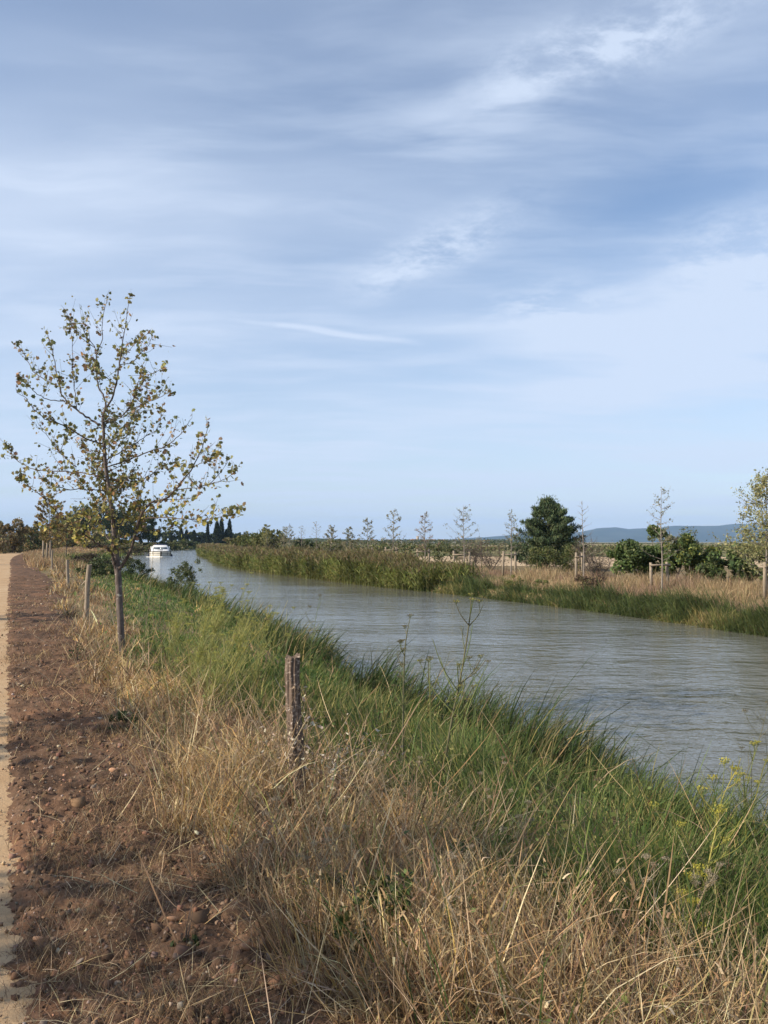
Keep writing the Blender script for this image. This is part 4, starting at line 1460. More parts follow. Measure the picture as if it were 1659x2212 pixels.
# dark conifer on the far side: spreading layered sprays
def conifer(label, base, h, wmax, seed):
    r = np.random.default_rng(seed)
    root = empty('conifer_tree', tuple(base))
    tag(root, label, 'tree')
    G = Geo()
    tubes(G, [(np.array([[0, 0, -.1], [.05, 0, h * .5], [0, 0, h * .93]]), np.array([.11, .07, .015]))], 7)
    bp, pos, col, rots = [], [], [], []
    for i in range(150):
        t = r.uniform(0.02, 1) ** .9
        prof = np.interp(t, [0, .12, .3, .5, .65, .8, .9, 1], [1.0, 1.02, .95, .82, .68, .46, .26, .06]) * wmax
        az = r.uniform(0, 6.283)
        ln = prof * r.uniform(.45, 1.22)
        a_ = np.array([0, 0, t * h * .93 - .1])
        e = a_ + np.array([math.cos(az) * ln, math.sin(az) * ln, ln * r.uniform(.0, .32)])
        if i % 3 == 0:
            bp.append((smooth_poly([a_, (a_ + e) / 2 - np.array([0, 0, .08]), e]), np.linspace(.03, .008, 9)))
        m_ = 230
        u = r.uniform(.15, 1.04, m_) ** .6
        sp_ = a_ + (e - a_) * u[:, None] + np.array([0, 0, 1.0]) * (.08 * ln * u[:, None] ** 3) + r.normal(0, 1, (m_, 3)) * np.array([1, 1, .7]) * (.30 * (1.06 - u[:, None]) + .045)
        pos.append(sp_)
        col.append(pick([(0.040, 0.062, 0.034), (0.058, 0.082, 0.042), (0.080, 0.102, 0.050), (0.11, 0.12, 0.06)], m_, r, .2, [.35, .35, .2, .1]) * r.uniform(.7, 1.7))
    tubes(G, bp, 4, cap=False)
    G.obj('trunk', M_TWIG, root, True)
    pos, col = np.concatenate(pos), np.concatenate(col)
    G = Geo()
    n = len(pos)
    az = np.arctan2(pos[:, 1], pos[:, 0]) + r.normal(0, .7, n)
    col = np.clip(col, 0, 1)
    for rep in range(2):
        jp = pos + r.normal(0, .05, pos.shape)
        add_blades(G, jp, r.uniform(.07, .20, n), az + r.normal(0, .8, n), r.uniform(.1, .98, n), r.uniform(-.5, .4, n), r.uniform(.035, .065, n), col, col * 1.2, seg=2, rng=r)
    tag(G.obj('crown', M_DARK, root), kind='stuff')


b_ = at(548, 0, 58)
conifer('big dark green conifer standing on the far bank', b_, CAM_Z + (541.9 - 497) / FPX * 58 - b_[2] + .1, 2.35, 600)

FIG = [(0.085, 0.13, 0.042), (0.11, 0.16, 0.05), (0.06, 0.095, 0.035), (0.145, 0.18, 0.06), (0.24, 0.24, 0.065)]
OLIVE = [(0.10, 0.12, 0.04), (0.14, 0.155, 0.045), (0.075, 0.09, 0.035), (0.18, 0.17, 0.06)]
BROWN = [(0.18, 0.135, 0.075), (0.22, 0.165, 0.09), (0.14, 0.105, 0.06), (0.17, 0.16, 0.07)]
DKGR = [(0.05, 0.072, 0.028), (0.07, 0.092, 0.034), (0.038, 0.055, 0.022), (0.09, 0.108, 0.042)]
bush('shrub', 'yellow green rounded shrub right in front of the dark conifer', at(554, 0, 50), [(-.6, 0, .8, 1.15, .9, .8), (.6, 0, .85, 1.1, .9, .85), (1.2, .2, .65, .8, .7, .7)], 6200, .085, [(0.10, 0.125, 0.038), (0.13, 0.15, 0.045), (0.075, 0.095, 0.035), (0.16, .155, .06)], 610)
bush('shrub', 'brownish grey shrub with bare twigs between conifer and tree stakes', at(579, 0, 47), [(0, 0, .8, .8, .8, .9)], 900, .075, BROWN + OLIVE[:2], 611, bare=1.0, stems=7)
bush('fig_bush', 'broad dark green fig bush, left half of the large thicket behind tree stakes', at(643, 0, 42), [(-.4, 0, 1.15, 1.35, 1.2, 1.1), (.4, .3, 1.75, 1.0, 1.0, .95), (-1.0, .1, .75, .8, .8, .75), (.6, 0, .8, .9, .9, .8)], 9500, .125, FIG[:4], 612, LOBED)
bush('shrub', 'grey olive shrub with feathery top rising behind the fig thicket', at(674, 0, 46), [(0, 0, 1.5, 1.4, 1.0, 1.2), (-.6, 0, 2.0, .8, .8, .7), (.5, 0, 1.9, .8, .8, .7)], 5600, .085, OLIVE, 613)
bush('fig_bush', 'yellowing green fig bush, right half of the large thicket on far bank', at(689, 0, 41), [(-.4, 0, 1.0, 1.05, 1.0, 1.0), (.45, .2, 1.45, .95, 1.0, .95), (.95, 0, .75, .75, .8, .75)], 7500, .12, FIG + [(0.12, 0.14, 0.035)], 614, LOBED)
bush('fig_bush', 'low dark bush with pale stones behind, near the right picture edge', at(729, 0, 38), [(-.2, 0, .7, 1.0, .8, .7), (.5, .2, 1.0, .7, .7, .9), (1.3, 0, .7, .9, .8, .7), (-.9, .2, .5, .6, .6, .5)], 4600, .12, FIG[:4] + DKGR, 615, LOBED)
bush('shrub', 'dense olive shrub behind the leafy yellowing tree at right edge', at(764, 0, 40), [(0, 0, 1.3, 1.2, 1.2, 1.25), (.6, 0, 2.0, 1.0, 1.0, .9)], 3800, .10, OLIVE + [(0.24, 0.21, 0.07)], 616)
bush('bare_shrub', 'bare dark twigged shrub right of the tree stakes on far bank', at(597, 0, 43), [(0, 0, 1.0, 1.2, .9, 1.05)], 250, .06, BROWN, 617, bare=1.6, stems=9)
bush('bramble', 'reddish brown low bramble at the foot of the tree stakes', at(590, 0, 39), [(0, 0, .4, .7, .5, .5)], 1500, .07, [(0.14, 0.085, 0.06), (0.10, 0.07, 0.05), (0.11, 0.10, 0.045)], 618, bare=.6)
bush('bare_shrub', 'leafless brown shrub on pale field left of the conifer', at(491, 0, 56), [(0, 0, .9, 1.3, .9, .95)], 400, .07, BROWN, 619, bare=1.6, stems=9)
bush('bare_shrub', 'leafless dark shrub left of the second young tree by reed end', at(472, 0, 60), [(0, 0, 1.1, 1.7, .9, 1.1)], 350, .08, BROWN, 620, bare=1.5, stems=8)
bush('shrub', 'low green shrub behind the reed end on the far bank', at(438, 0, 66), [(0, 0, .9, 1.6, 1, .9)], 1800, .11, DKGR + OLIVE, 621)
bush('shrub', 'yellow green weedy shrub left of conifer among dry grass', at(515, 0, 44), [(0, 0, .35, .5, .4, .4)], 700, .07, [(0.2, 0.21, 0.06), (0.15, 0.17, 0.05)], 622)
bush('shrub', 'small green weed patch in the dry grass below the conifer', at(541, 0, 42), [(0, 0, .25, .45, .35, .3)], 500, .07, [(0.12, 0.15, 0.05), (0.15, 0.17, 0.05)], 623)
bush('shrub', 'brownish dark shrub behind the reed bed near reed gap', at(275, 0, 104), [(0, 0, 1.1, 1.7, 1.2, 1.2), (-1.1, 0, .9, 1.1, 1, .9)], 2200, .15, BROWN + DKGR, 624, bare=.5)
for i, (px, dd, w_, h, cols, lab) in enumerate([
        (246, 175, 2.9, 4.0, OLIVE, 'leftmost olive shrub of the thicket behind the reed bed'),
        (256, 165, 2.8, 4.5, OLIVE[:2], 'second olive shrub from the cypresses behind the reed bed'),
        (265, 155, 2.5, 4.2, OLIVE + [(0.2, 0.2, 0.06)], 'middle olive shrub of the thicket behind the reed bed'),
        (274, 150, 2.2, 4.0, OLIVE[1:], 'rightmost olive shrub of the thicket behind the reed bed'),
        (237, 190, 3.4, 3.3, BROWN + OLIVE, 'greyish brown shrub between cypresses and olive thicket'),
        (303, 125, 2.0, 2.4, DKGR, 'dark shrub behind the thin bare pale tree'),
        (330, 120, 2.3, 2.6, OLIVE, 'olive shrub behind the crooked young tree')]):
    bush('shrub', lab, at(px, 0, dd), [(0, 0, h * .5, w_, w_ * .8, h * .5), (w_ * .4, 0, h * .62, w_ * .6, w_ * .6, h * .42), (-w_ * .5, 0, h * .4, w_ * .6, w_ * .6, h * .4)], 1500, .0024 * dd, cols, 630 + i)

# near bank bushes at the water's edge
bush('willow_bush', 'airy grey green bush at the waterline in the middle of the near bank', at(184, 0, 47), [(.1, 0, .9, .9, .8, .85), (-.5, 0, .6, .7, .7, .6), (.45, 0, 1.55, .55, .5, .6), (0, .2, 1.3, .8, .6, .7)], 2700, .095, [(0.09, 0.115, 0.045), (0.12, 0.145, 0.055), (0.065, 0.085, 0.035), (0.2, .2, .09)], 650, fill=.8, stems=9)
bush('willow_bush', 'dark green bush at the waterline just right of the trunk', at(135, 0, 60), [(0, 0, .9, 1.1, .9, .8), (.7, 0, .7, .8, .7, .6), (-.8, 0, .8, .8, .7, .8)], 2600, .11, DKGR + [(0.08, .11, .05)], 651, fill=.8, stems=8)
for i, (px, dd, w_, h, cols, lab) in enumerate([
        (104, 58, 1.2, 1.3, DKGR, 'low dark shrub on the near bank behind the trunk fork'),
        (88, 66, 1.5, 1.2, [(0.10, 0.07, 0.055), (0.08, 0.075, 0.04)], 'purplish dark bramble on the near bank left of the trunk'),
        (96, 44, .9, .8, DKGR + OLIVE[:1], 'small dark shrub between the fence post and the trunk'),
        (110, 84, 2.0, 1.7, OLIVE, 'olive shrub far along the near bank behind the big tree'),
        (120, 120, 2.6, 2.2, DKGR + BROWN, 'dark brown shrub far along near bank left of the boat')]):
    bush('shrub', lab, at(px, 0, dd), [(0, 0, h * .5, w_, w_ * .8, h * .5), (w_ * .4, 0, h * .45, w_ * .7, w_ * .6, h * .4)], 1300, .0019 * dd + .02, cols, 660 + i, bare=.3)

# left-bank growth beyond the boat
for i, (px, dd, w_, h, cols) in enumerate([(122, 190, 3.5, 3.2, BROWN + OLIVE), (133, 205, 3.6, 3.6, DKGR + BROWN), (144, 225, 3.8, 3.4, DKGR + OLIVE), (156, 250, 4.2, 3.6, OLIVE + BROWN), (168, 275, 4.4, 4.0, DKGR), (179, 300, 4.6, 4.2, OLIVE), (189, 325, 4.8, 4.4, DKGR + OLIVE), (199, 350, 5, 4.2, DKGR)]):
    x = float(x_n(dd)) - .6 - 1.0 * (i % 3)
    bush('shrub', '%s shrub from the left along the canal bank behind the boat' % ORD[i], (x, dd, float(ground_z(np.array([x]), np.array([dd]))[0]) - .1),
         [(0, 0, h * .45, w_, w_ * .8, h * .48), (w_ * .6, 0, h * .35, w_ * .7, w_ * .7, h * .38), (-w_ * .5, 0, h * .35, w_ * .7, w_ * .7, h * .36), (w_ * .3, -w_ * .7, h * .12, w_ * 1.0, w_ * 1.0, h * .24)], 2000, .0022 * dd, cols, 680 + i, group='shrubs along the canal behind the boat', stems=3)


# -- stone pines and dark trees far left, thicket by the path
def pine(label, px, dd, top_y, half_w, seed, crown_from=.38, cols=None, name='pine_tree', group='dark pines beyond the path bend'):
    b_ = at(px, 0, dd)
    h = CAM_Z + (541.9 - top_y) / FPX * dd - b_[2]
    w_ = half_w / FPX * dd
    r = np.random.default_rng(seed)
    lob = [(0, 0, h * .66, w_, w_, h * .34), (0, 0, h * .35, w_ * .9, w_ * .9, h * .35)]
    for j in range(6):
        a_ = j * 1.05 + r.normal(0, .3)
        lob.append((math.cos(a_) * w_ * .6, math.sin(a_) * w_ * .6, h * r.uniform(.42, .74), w_ * .55, w_ * .55, h * .22))
    root = bush(name, label, b_, lob, 5200, .0030 * dd, cols or [(0.075, 0.098, 0.046), (0.10, 0.12, 0.054), (0.06, 0.078, 0.038), (0.125, 0.14, 0.06)], seed, LONG4, M_DARK, group, stems=0, cat='tree', fill=.6)
    G = Geo()
    tubes(G, [(np.array([[0, 0, -.2], [.2, 0, h * .4], [0, 0, h * .75]]), np.array([.35, .26, .12]) * h / 13)], 7)
    G.obj('trunk', M_TWIG, root, True)


for i, (px, dd, ty, hw, lab) in enumerate([(62, 255, 514, 11, 'leftmost and lowest dark pine above the path bend'), (77, 260, 506, 13, 'second dark pine from left, at the shoulder of the grove'),
                                           (93, 265, 500.5, 15, 'third and tallest dark pine, domed, left of the big trunk'), (112, 270, 502, 14, 'fourth dark pine, directly behind the big trunk'),
                                           (131, 275, 507, 13, 'fifth dark pine, just right of the big trunk'), (148, 280, 514, 12, 'rightmost dark pine of the grove above the boat')]):
    pine(lab, px, dd, ty, hw, 700 + i)
for i, (px, dd, ty, hw, cols, lab) in enumerate([(-8, 120, 520, 14, BROWN, 'brown scrubby tree at the left picture edge beyond the path'), (12, 128, 517, 14, [(0.17, 0.115, 0.055), (0.13, 0.10, 0.05), (0.10, 0.09, 0.045)], 'rusty topped shrub left of the path, highest of the thicket'),
                                                 (30, 138, 522, 13, DKGR + BROWN, 'dark olive shrub left of the path bend'), (47, 160, 524, 12, OLIVE + BROWN, 'olive shrub at the path bend, right end of the thicket'), (66, 190, 528, 12, OLIVE + BROWN, 'low olive shrub below the pines beyond the path bend'),
                                                 (88, 210, 531, 14, OLIVE + BROWN, 'brown olive shrub below the tallest pine'), (110, 225, 532, 14, BROWN + DKGR, 'brown shrub below the pines behind the trunk')]):
    b_ = at(px, 0, dd)
    h = CAM_Z + (541.9 - ty) / FPX * dd - b_[2]
    w_ = hw / FPX * dd
    cols = [tuple(min(.4, v_ * 1.7) for v_ in c_) for c_ in cols]
    bush('shrub', lab, b_, [(0, 0, h * .42, w_ * 1.1, w_ * 1.1, h * .5), (w_ * .5, 0, h * .6, w_ * .65, w_ * .65, h * .38), (-w_ * .6, 0, h * .55, w_ * .65, w_ * .65, h * .4), (0, -w_ * .5, h * .22, w_ * 1.2, w_ * .6, h * .28)], 4600, .0024 * dd, cols, 720 + i, bare=.35)


def cypress(label, px, dd, top_y, half_w, seed, group='dark cypresses beyond the canal bend'):
    b_ = at(px, 0, dd)
    h = CAM_Z + (541.9 - top_y) / FPX * dd - b_[2]
    w_ = half_w / FPX * dd
    r = np.random.default_rng(seed)
    root = empty('cypress_tree', tuple(b_))
    tag(root, label, 'tree', group)
    n = 2600
    t = r.uniform(0, 1, n) ** .85
    prof = np.interp(t, [0, .06, .3, .6, .85, 1], [.5, .85, 1.0, .82, .45, .04]) * w_
    az = r.uniform(0, 6.283, n)
    rr = prof * r.uniform(.72, 1.05, n) * (1 + .12 * np.sin(az * 5 + t * 31))
    pos = np.stack([np.cos(az) * rr, np.sin(az) * rr, .15 + t * h], 1)
    G = Geo()
    cards(G, LONG4, pos, r.gamma(9, 1 / 9, n) * .0026 * dd, pick([(0.022, 0.034, 0.018), (0.032, 0.046, 0.022), (0.045, 0.058, 0.028)], n, r), rng=r)
    tag(G.obj('crown', M_DARK, root), kind='stuff')
    G = Geo()
    tubes(G, [(np.array([[0, 0, -.2], [0, 0, h * .9]]), np.array([w_ * .45, .05]))], 7)
    G.obj('trunk', M_TWIG, root, True)


for i, (px, ty, hw, dd, lab) in enumerate([(207.7, 522.5, 1.3, 400, 'thin needle like cypress standing alone left of the others'), (217, 521.5, 4.0, 390, 'broad dark cypress, left half of the touching pair'), (221.5, 518, 2.8, 394, 'tall pointed cypress, right half of the touching pair'),
                                           (229.5, 519.5, 2.6, 400, 'pointed cypress standing rightmost, nearest the olive thicket'), (226, 530, 2.6, 396, 'small cypress between the tall pair and the rightmost one'), (194, 531, 2.6, 430, 'short dark cypress above the canal bend'),
                                           (181, 528.5, 2.4, 430, 'dark cypress above the boat, leftmost of all'), (186.5, 531, 1.8, 436, 'small cypress right beside the leftmost one')]):
    cypress(lab, px, dd, ty, hw, 740 + i)
for i, (px, dd, ty, hw, lab) in enumerate([(170, 455, 529, 9, 'rounded dark tree left of the far cypresses'), (190, 460, 533, 8, 'rounded dark green tree behind the short cypress'), (201, 465, 532.5, 8, 'green tree left of the needle like cypress'), (213, 470, 534, 7, 'green tree behind the cypress pair'), (236, 475, 531.5, 5, 'small round tree right of the rightmost cypress')]):
    b_ = at(px, 0, dd)
    h = CAM_Z + (541.9 - ty) / FPX * dd - b_[2]
    w_ = hw / FPX * dd
    bush('tree', lab, b_, [(0, 0, h * .5, w_, w_, h * .5), (w_ * .5, 0, h * .6, w_ * .6, w_ * .6, h * .35)], 1500, .0026 * dd, DKGR + [(0.06, .085, .03)], 750 + i, cat='tree', group='dark trees beyond the canal bend', stems=3)


# -- hedges and vines on the plain: far-off masses
def hedge(name, label, rows, cols, seed, lod=.0024, cat='hedge'):
    r = np.random.default_rng(seed)
    G = Geo()
    for (pxa, da, pxb, db, n, h, sp_) in rows:
        t = r.uniform(0, 1, n)
        dd = da + (db - da) * t
        px = pxa + (pxb - pxa) * t
        x = (px - 384) / FPX * dd + r.normal(0, sp_, n)
        y = dd + r.normal(0, sp_, n)
        hh = h * (.35 + .9 * fbm(t * abs(pxb - pxa) * .11 + seed, t * 0, seed, 3))
        z = ground_z(x, y) + hh * r.uniform(0, 1, n) ** .7
        tone = .75 + .5 * vnoise(t * abs(pxb - pxa) * .4, t * 0 + seed, seed)
        cards(G, LEAF4, np.stack([x, y, z], 1), r.gamma(9, 1 / 9, n) * lod * dd, np.clip(pick(cols, n, r) * tone[:, None], 0, 1), rng=r)
    return tag(G.obj(name, M_LEAF), label, cat, kind='stuff')


hedge('hedgerow', 'dark olive hedgerows crossing the plain behind the reeds', [(270, 135, 480, 118, 3600, 1.9, 1.0), (300, 190, 620, 170, 3200, 1.5, 1.5), (560, 115, 640, 108, 900, 1.3, 1.0), (700, 150, 800, 140, 1400, 1.6, 1.2)], OLIVE + DKGR + BROWN[:1], 801)
hedge('vineyard', 'low green vineyard rows on the plain', [(380 + 0 * k, 215 + 9 * k, 800, 200 + 9 * k, 380, .7, .3) for k in range(9)], [(0.14, 0.13, 0.05), (0.18, 0.15, 0.06), (0.18, 0.13, 0.06)], 802, cat='vines')
hedge('tree_belt', 'distant belt of trees on the plain horizon', [(270, 560, 520, 600, 4200, 3.6, 6), (280, 900, 520, 870, 4200, 5.0, 10), (390, 1150, 500, 1180, 2200, 6, 12), (480, 900, 800, 880, 2000, .8, 10), (430, 420, 560, 400, 2000, 1.6, 4), (560, 330, 800, 320, 2600, 1.0, 3)], DKGR + OLIVE[:1] + BROWN[:1], 803, .0015, cat='trees')

# ------------------------------------------------------------------ fence posts
def fence_post(label, base, h, r0, lean, seed, m_=M_POST, rings=22, crack=True):
    r = np.random.default_rng(seed)
    G = Geo()
    k = 40 if crack else 14
    a_ = np.arange(k) * 2 * np.pi / k
    z = np.concatenate([[-.12], np.linspace(0, h, rings * (3 if crack else 1))])
    A_, Z_ = np.meshgrid(a_, z)
    # splintered surface: grain runs up the post, deep splits open towards the top
    amp = 1.0 if crack else .45
    wob = .5 * vnoise(Z_ * 3.3, Z_ * 0 + seed, seed + 3)
    R_ = 1 + amp * (.20 * (vnoise(A_ * 1.6 + wob, Z_ * 2.6, seed) - .5) + .16 * (vnoise(A_ * 4.1 + wob * 2, Z_ * 1.3, seed + 1) - .5) + .12 * (vnoise(A_ * 7 + wob * 3, Z_ * 8, seed + 4) - .5) + .12 * (vnoise(A_ * 4, Z_ * 28, seed + 2) - .5))
    if crack:
        for c0, dp, wd in ((4.9, .42, .10), (4.2, .22, .12), (5.6, .26, .10), (2.0, .3, .1)):
            da = np.abs((A_ - c0 - .18 * (vnoise(Z_ * 5, Z_ * 0 + c0, seed + 5) - .5) + np.pi) % (2 * np.pi) - np.pi)
            R_ -= dp * np.clip(1 - da / wd / 1.6, 0, 1) * (.35 + .65 * Z_ / h)
    R_ *= r0 * (1 + .08 * (1 - Z_ / h))
    ztop = np.where(Z_ >= h - 1e-6, (vnoise(A_ * 1.9, A_ * 0, seed + 9) - .6) * .06 * amp, 0)
    V = np.stack([np.cos(A_) * R_, np.sin(A_) * R_, Z_ + ztop], -1).reshape(-1, 3)
    V[:, 0] += lean[0] * V[:, 2] + .008 * np.sin(V[:, 2] * 6)
    V[:, 1] += lean[1] * V[:, 2]
    i = np.arange(len(z) - 1)[:, None] * k
    j = np.arange(k)[None]
    F = np.stack([i + j, i + (j + 1) % k, i + k + (j + 1) % k, i + k + j], -1).reshape(-1, 4)
    G.add(V, F)
    c = V[-k:].mean(0) + [0, 0, -.004]
    G.add(np.concatenate([V[-k:], c[None]]), np.array([[q_, (q_ + 1) % k, k] for q_ in range(k)]))
    o = G.obj('fence_post', m_, None, False)
    o.location = tuple(base)
    tag(o, label, 'post', 'wooden posts along the towpath')
    return o


POSTB = at(298, 0, 5.45)
POSTB[2] -= .03
fence_post('cracked brown wooden post in the foreground dry grass', POSTB, CAM_Z + (541.9 - 654) / FPX * 5.45 - POSTB[2], .046, (-.030, .01), 900)
for i, (px, dd, ty, lean, lab) in enumerate([(86.5, 18.4, 564.3, (.055, 0), 'leaning grey wooden post left of the tree trunk'), (68.5, 30.0, 559.6, (-.03, 0), 'third wooden post from the foreground, thin and pale topped'),
                                             (52, 51.0, 550.3, (.02, 0), 'wooden post just right of the tall tree stakes'),
                                             (56.6, 165, 545.4, (0, 0), 'first tiny post from left along the path bend'), (63.9, 180, 545.4, (0, 0), 'second tiny post from left along the path bend'), (69.8, 195, 545.4, (0, 0), 'third tiny post from left along the path bend'),
                                             (72.7, 205, 545.4, (0, 0), 'fourth tiny post from left along the path bend'), (77.3, 220, 544.0, (0, 0), 'fifth tiny post from left along the path bend')]):
    b_ = at(px, 0, dd)
    fence_post(lab, b_, CAM_Z + (541.9 - ty) / FPX * dd - b_[2], .052 if i < 3 else .09, lean, 910 + i, M_STAKE, 10, False)


def stakes(label, px, dd, h, sep, n=2, bar=True, seed=0, rz=0.0):
    b_ = at(px, 0, dd)
    root = empty('tree_stake_frame', tuple(b_), rz)
    tag(root, label, 'tree stakes', 'wooden stake frames holding young trees')
    r = np.random.default_rng(seed)
    xs = np.linspace(-sep / 2, sep / 2, n)
    for x in xs:
        G = Geo()
        e = np.array([x + r.normal(0, .02), r.normal(0, .03), h * r.uniform(.95, 1.03)])
        tubes(G, [(np.array([[x, 0, -.2], (np.array([x, 0, 0]) + e) / 2, e]), np.array([.055, .053, .05]) * (1 + dd / 160))], 9)
        G.obj('post', M_STAKE, root, False)
    if bar:
        G = Geo()
        tubes(G, [(np.array([[-sep / 2 - .1, -.06, h * .86], [sep / 2 + .1, -.06, h * .87]]), np.array([.035, .035]) * (1 + dd / 160))], 7)
        G.obj('crossbar', M_STAKE, root, False)


stakes('pair of pale tree stakes with crossbar in front of the large fig bush', 659, 36.8, 1.15, .86, seed=1, rz=.3)
stakes('pair of tree stakes close together beside the reddish bramble', 579.5, 42.5, 1.4, .50, seed=2, rz=.5)
stakes('tree stake pair with crossbar left of the conifer', 509, 49.0, 1.35, .75, seed=3)
stakes('dark tree stake pair by the end of the reed bed', 461.5, 52.0, 1.5, .95, seed=4)
stakes('single visible tree stake at the right picture edge', 766, 30.8, 1.3, .70, seed=5, rz=.9)
stakes('tree stakes rising behind the reeds below the tower', 423, 57, 1.6, .8, seed=6)
stakes('tree stakes rising behind the reeds, fourth frame left of the conifer', 391, 62, 1.6, .8, seed=7)
stakes('tree stakes rising behind the reeds near the small dark tufted tree', 367, 66, 1.6, .8, seed=8)
stakes('tall slanting tree stakes on the towpath verge left of the posts', 47, 66, 2.0, .55, 3, False, seed=9)


# ------------------------------------------------------------------ tall weeds
def weed(name, label, pts, dd, dtip, r0, cols, seed, nbr=9, umbels=6, feather=0, ucol=((0.42, 0.38, 0.08),), spread=1.0, group=None, tmin=.35, ulen=.035):
    """a fennel-like plant: jointed stem, ascending branches, ray umbels, thread leaves"""
    r = np.random.default_rng(seed)
    n = len(pts)
    st = np.array([P(a_, b_, dd + (dtip - dd) * i / max(1, n - 1)) for i, (a_, b_) in enumerate(pts)])
    gz = float(ground_z(st[:1, 0], st[:1, 1])[0])
    if st[0, 2] > gz:
        st = np.concatenate([[[st[0, 0], st[0, 1], gz - .03]], st])
    root = empty(name, tuple(st[0]))
    tag(root, label, 'weed', group)
    st = smooth_poly(st - st[0])
    H = np.linalg.norm(np.diff(st, axis=0), axis=1).sum()
    G = Geo()
    colf = lambda V: pick(cols, 1, r, .1)[0][None].repeat(len(V), 0)
    tubes(G, [(st, np.linspace(r0, r0 * .35, len(st)))], 5, colf)
    tips = [st[-1]]
    for i in range(nbr):
        t = r.uniform(tmin, .95)
        a_ = poly_at(st, np.array([t]))[0]
        az = r.uniform(0, 6.283)
        ln = H * r.uniform(.12, .34) * (1.25 - t) * spread * (1.5 if t < .3 else 1)
        e = a_ + np.array([math.cos(az) * .72, math.sin(az) * .72, r.uniform(.6, 1.2)]) * ln
        pl = smooth_poly([a_, (a_ + e) / 2 + np.array([math.cos(az), math.sin(az), -.3]) * ln * .08, e])
        tubes(G, [(pl, np.linspace(r0 * .45, r0 * .22, len(pl)))], 4, colf, cap=False)
        tips.append(e)
        for j in range(r.integers(0, 3)):
            s_ = poly_at(pl, np.array([r.uniform(.35, .85)]))[0]
            e2 = s_ + np.array([r.normal(0, .5), r.normal(0, .5), .9]) * ln * .45
            tubes(G, [(np.array([s_, e2]), np.array([r0 * .28, r0 * .16]))], 3, colf, cap=False)
            tips.append(e2)
    G.obj('stem', M_LEAF, root, True)
    for e in [tips[0]] + list(r.permutation(np.array(tips[1:]))[:max(0, umbels - 1)]):
        G = Geo()
        nr = 9
        for j in range(nr):
            az = j * 2.4
            f_ = math.sqrt((j + .5) / nr)
            q_ = e + np.array([math.cos(az) * f_ * .8, math.sin(az) * f_ * .8, .75]) * ulen
            tubes(G, [(np.array([e, q_]), np.array([r0 * .14, r0 * .12]))], 3, colf, cap=False)
            cards(G, LEAF4, q_ + r.normal(0, .0035, (7, 3)), .009 * ulen / .035, pick(ucol, 7, r), rng=r)
        G.obj('umbel', M_LEAF, root)
    if feather:
        G = Geo()
        t = r.uniform(.08, .8, feather)
        b_ = poly_at(st, t)
        nn = 16
        b2 = np.repeat(b_, nn, 0) + r.normal(0, .02, (feather * nn, 3))
        c = pick(cols, feather * nn, r)
        add_blades(G, b2, r.uniform(.06, .22, feather * nn), np.repeat(r.uniform(0, 6.3, feather), nn) + r.normal(0, .7, feather * nn), r.uniform(.3, .9, feather * nn), r.uniform(0, .4, feather * nn), .0022 * max(1, dd / 4.5), c, c, seg=2)
        tag(G.obj('foliage', M_LEAF, root), kind='stuff')
    return root


GRN = [(0.17, 0.21, 0.065), (0.21, 0.24, 0.08)]
YLW = [(0.36, 0.34, 0.08), (0.30, 0.31, 0.08), (0.42, 0.36, 0.10)]
DRYW = [(0.36, 0.29, 0.19), (0.28, 0.22, 0.14), (0.42, 0.35, 0.24)]
GRY = [(0.16, 0.16, 0.09), (0.20, 0.18, 0.11)]
SEED = ((0.12, 0.10, 0.06), (0.2, 0.17, 0.08))
FG = 'tall fennel stalks on the near bank'
weed('fennel', 'straight tall fennel stalk with a seedy top in front of the water', [(403, 775), (403, 720), (404, 668), (406, 640), (410, 618)], 7.0, 7.0, .0095, GRY + GRN, 1000, 12, 8, 3, SEED, .6, FG)
weed('fennel', 'tallest branching fennel in front of the water, right of the foreground post', [(437, 812), (450, 730), (458, 690), (464, 658), (470, 616), (471, 597)], 6.6, 6.5, .0105, GRN + GRY, 1001, 18, 12, 4, SEED + ((0.40, 0.38, 0.08),), 1.0, FG)
weed('fennel', 'thin leaning stalk just left of the tallest branching fennel', [(434, 800), (431, 740), (430, 690), (430, 660)], 6.8, 6.9, .0075, GRN, 1002, 2, 2, 0, SEED, .4, FG)
weed('fennel', 'thin stalk leaning right behind the tallest branching fennel', [(455, 790), (465, 720), (480, 680), (488, 664)], 6.9, 7.2, .007, GRN + GRY, 1003, 3, 2, 0, SEED, .5, FG)
weed('fennel', 'thick green fennel stalk in the foreground with yellow branched top', [(553, 1030), (560, 960), (572, 905), (582, 862), (590, 820), (598, 785)], 3.1, 3.7, .0075, [(0.15, 0.20, 0.05), (0.2, .24, .06)], 1004, 9, 0, 0, SEED, .75, FG)
weed('fennel', 'yellow stemmed fennel with yellow flower heads near the right picture edge', [(690, 940), (705, 880), (716, 830), (722, 800), (735, 772)], 4.2, 4.6, .006, YLW + GRN, 1005, 14, 12, 6, ((0.45, 0.40, 0.07), (0.38, 0.36, 0.08)), 1.3, FG)
weed('fennel', 'green fennel with dull yellow flowers at the right waterline', [(742, 850), (745, 800), (752, 765), (758, 745)], 6.2, 6.3, .006, GRN, 1006, 12, 10, 6, ((0.42, 0.38, 0.08),), 1.3, FG)
weed('fennel', 'dark bare stalk leaning over the water at right edge', [(744, 790), (752, 760), (762, 730), (768, 705)], 7.2, 7.3, .005, GRY, 1007, 6, 3, 0, SEED, .8, FG)
weed('fennel', 'low bushy fennel in the bottom right corner with yellow flowers', [(650, 1020), (668, 960), (680, 910), (700, 880)], 3.3, 3.6, .005, GRN + YLW, 1008, 14, 10, 12, ((0.45, 0.40, 0.07),), 1.2, FG)
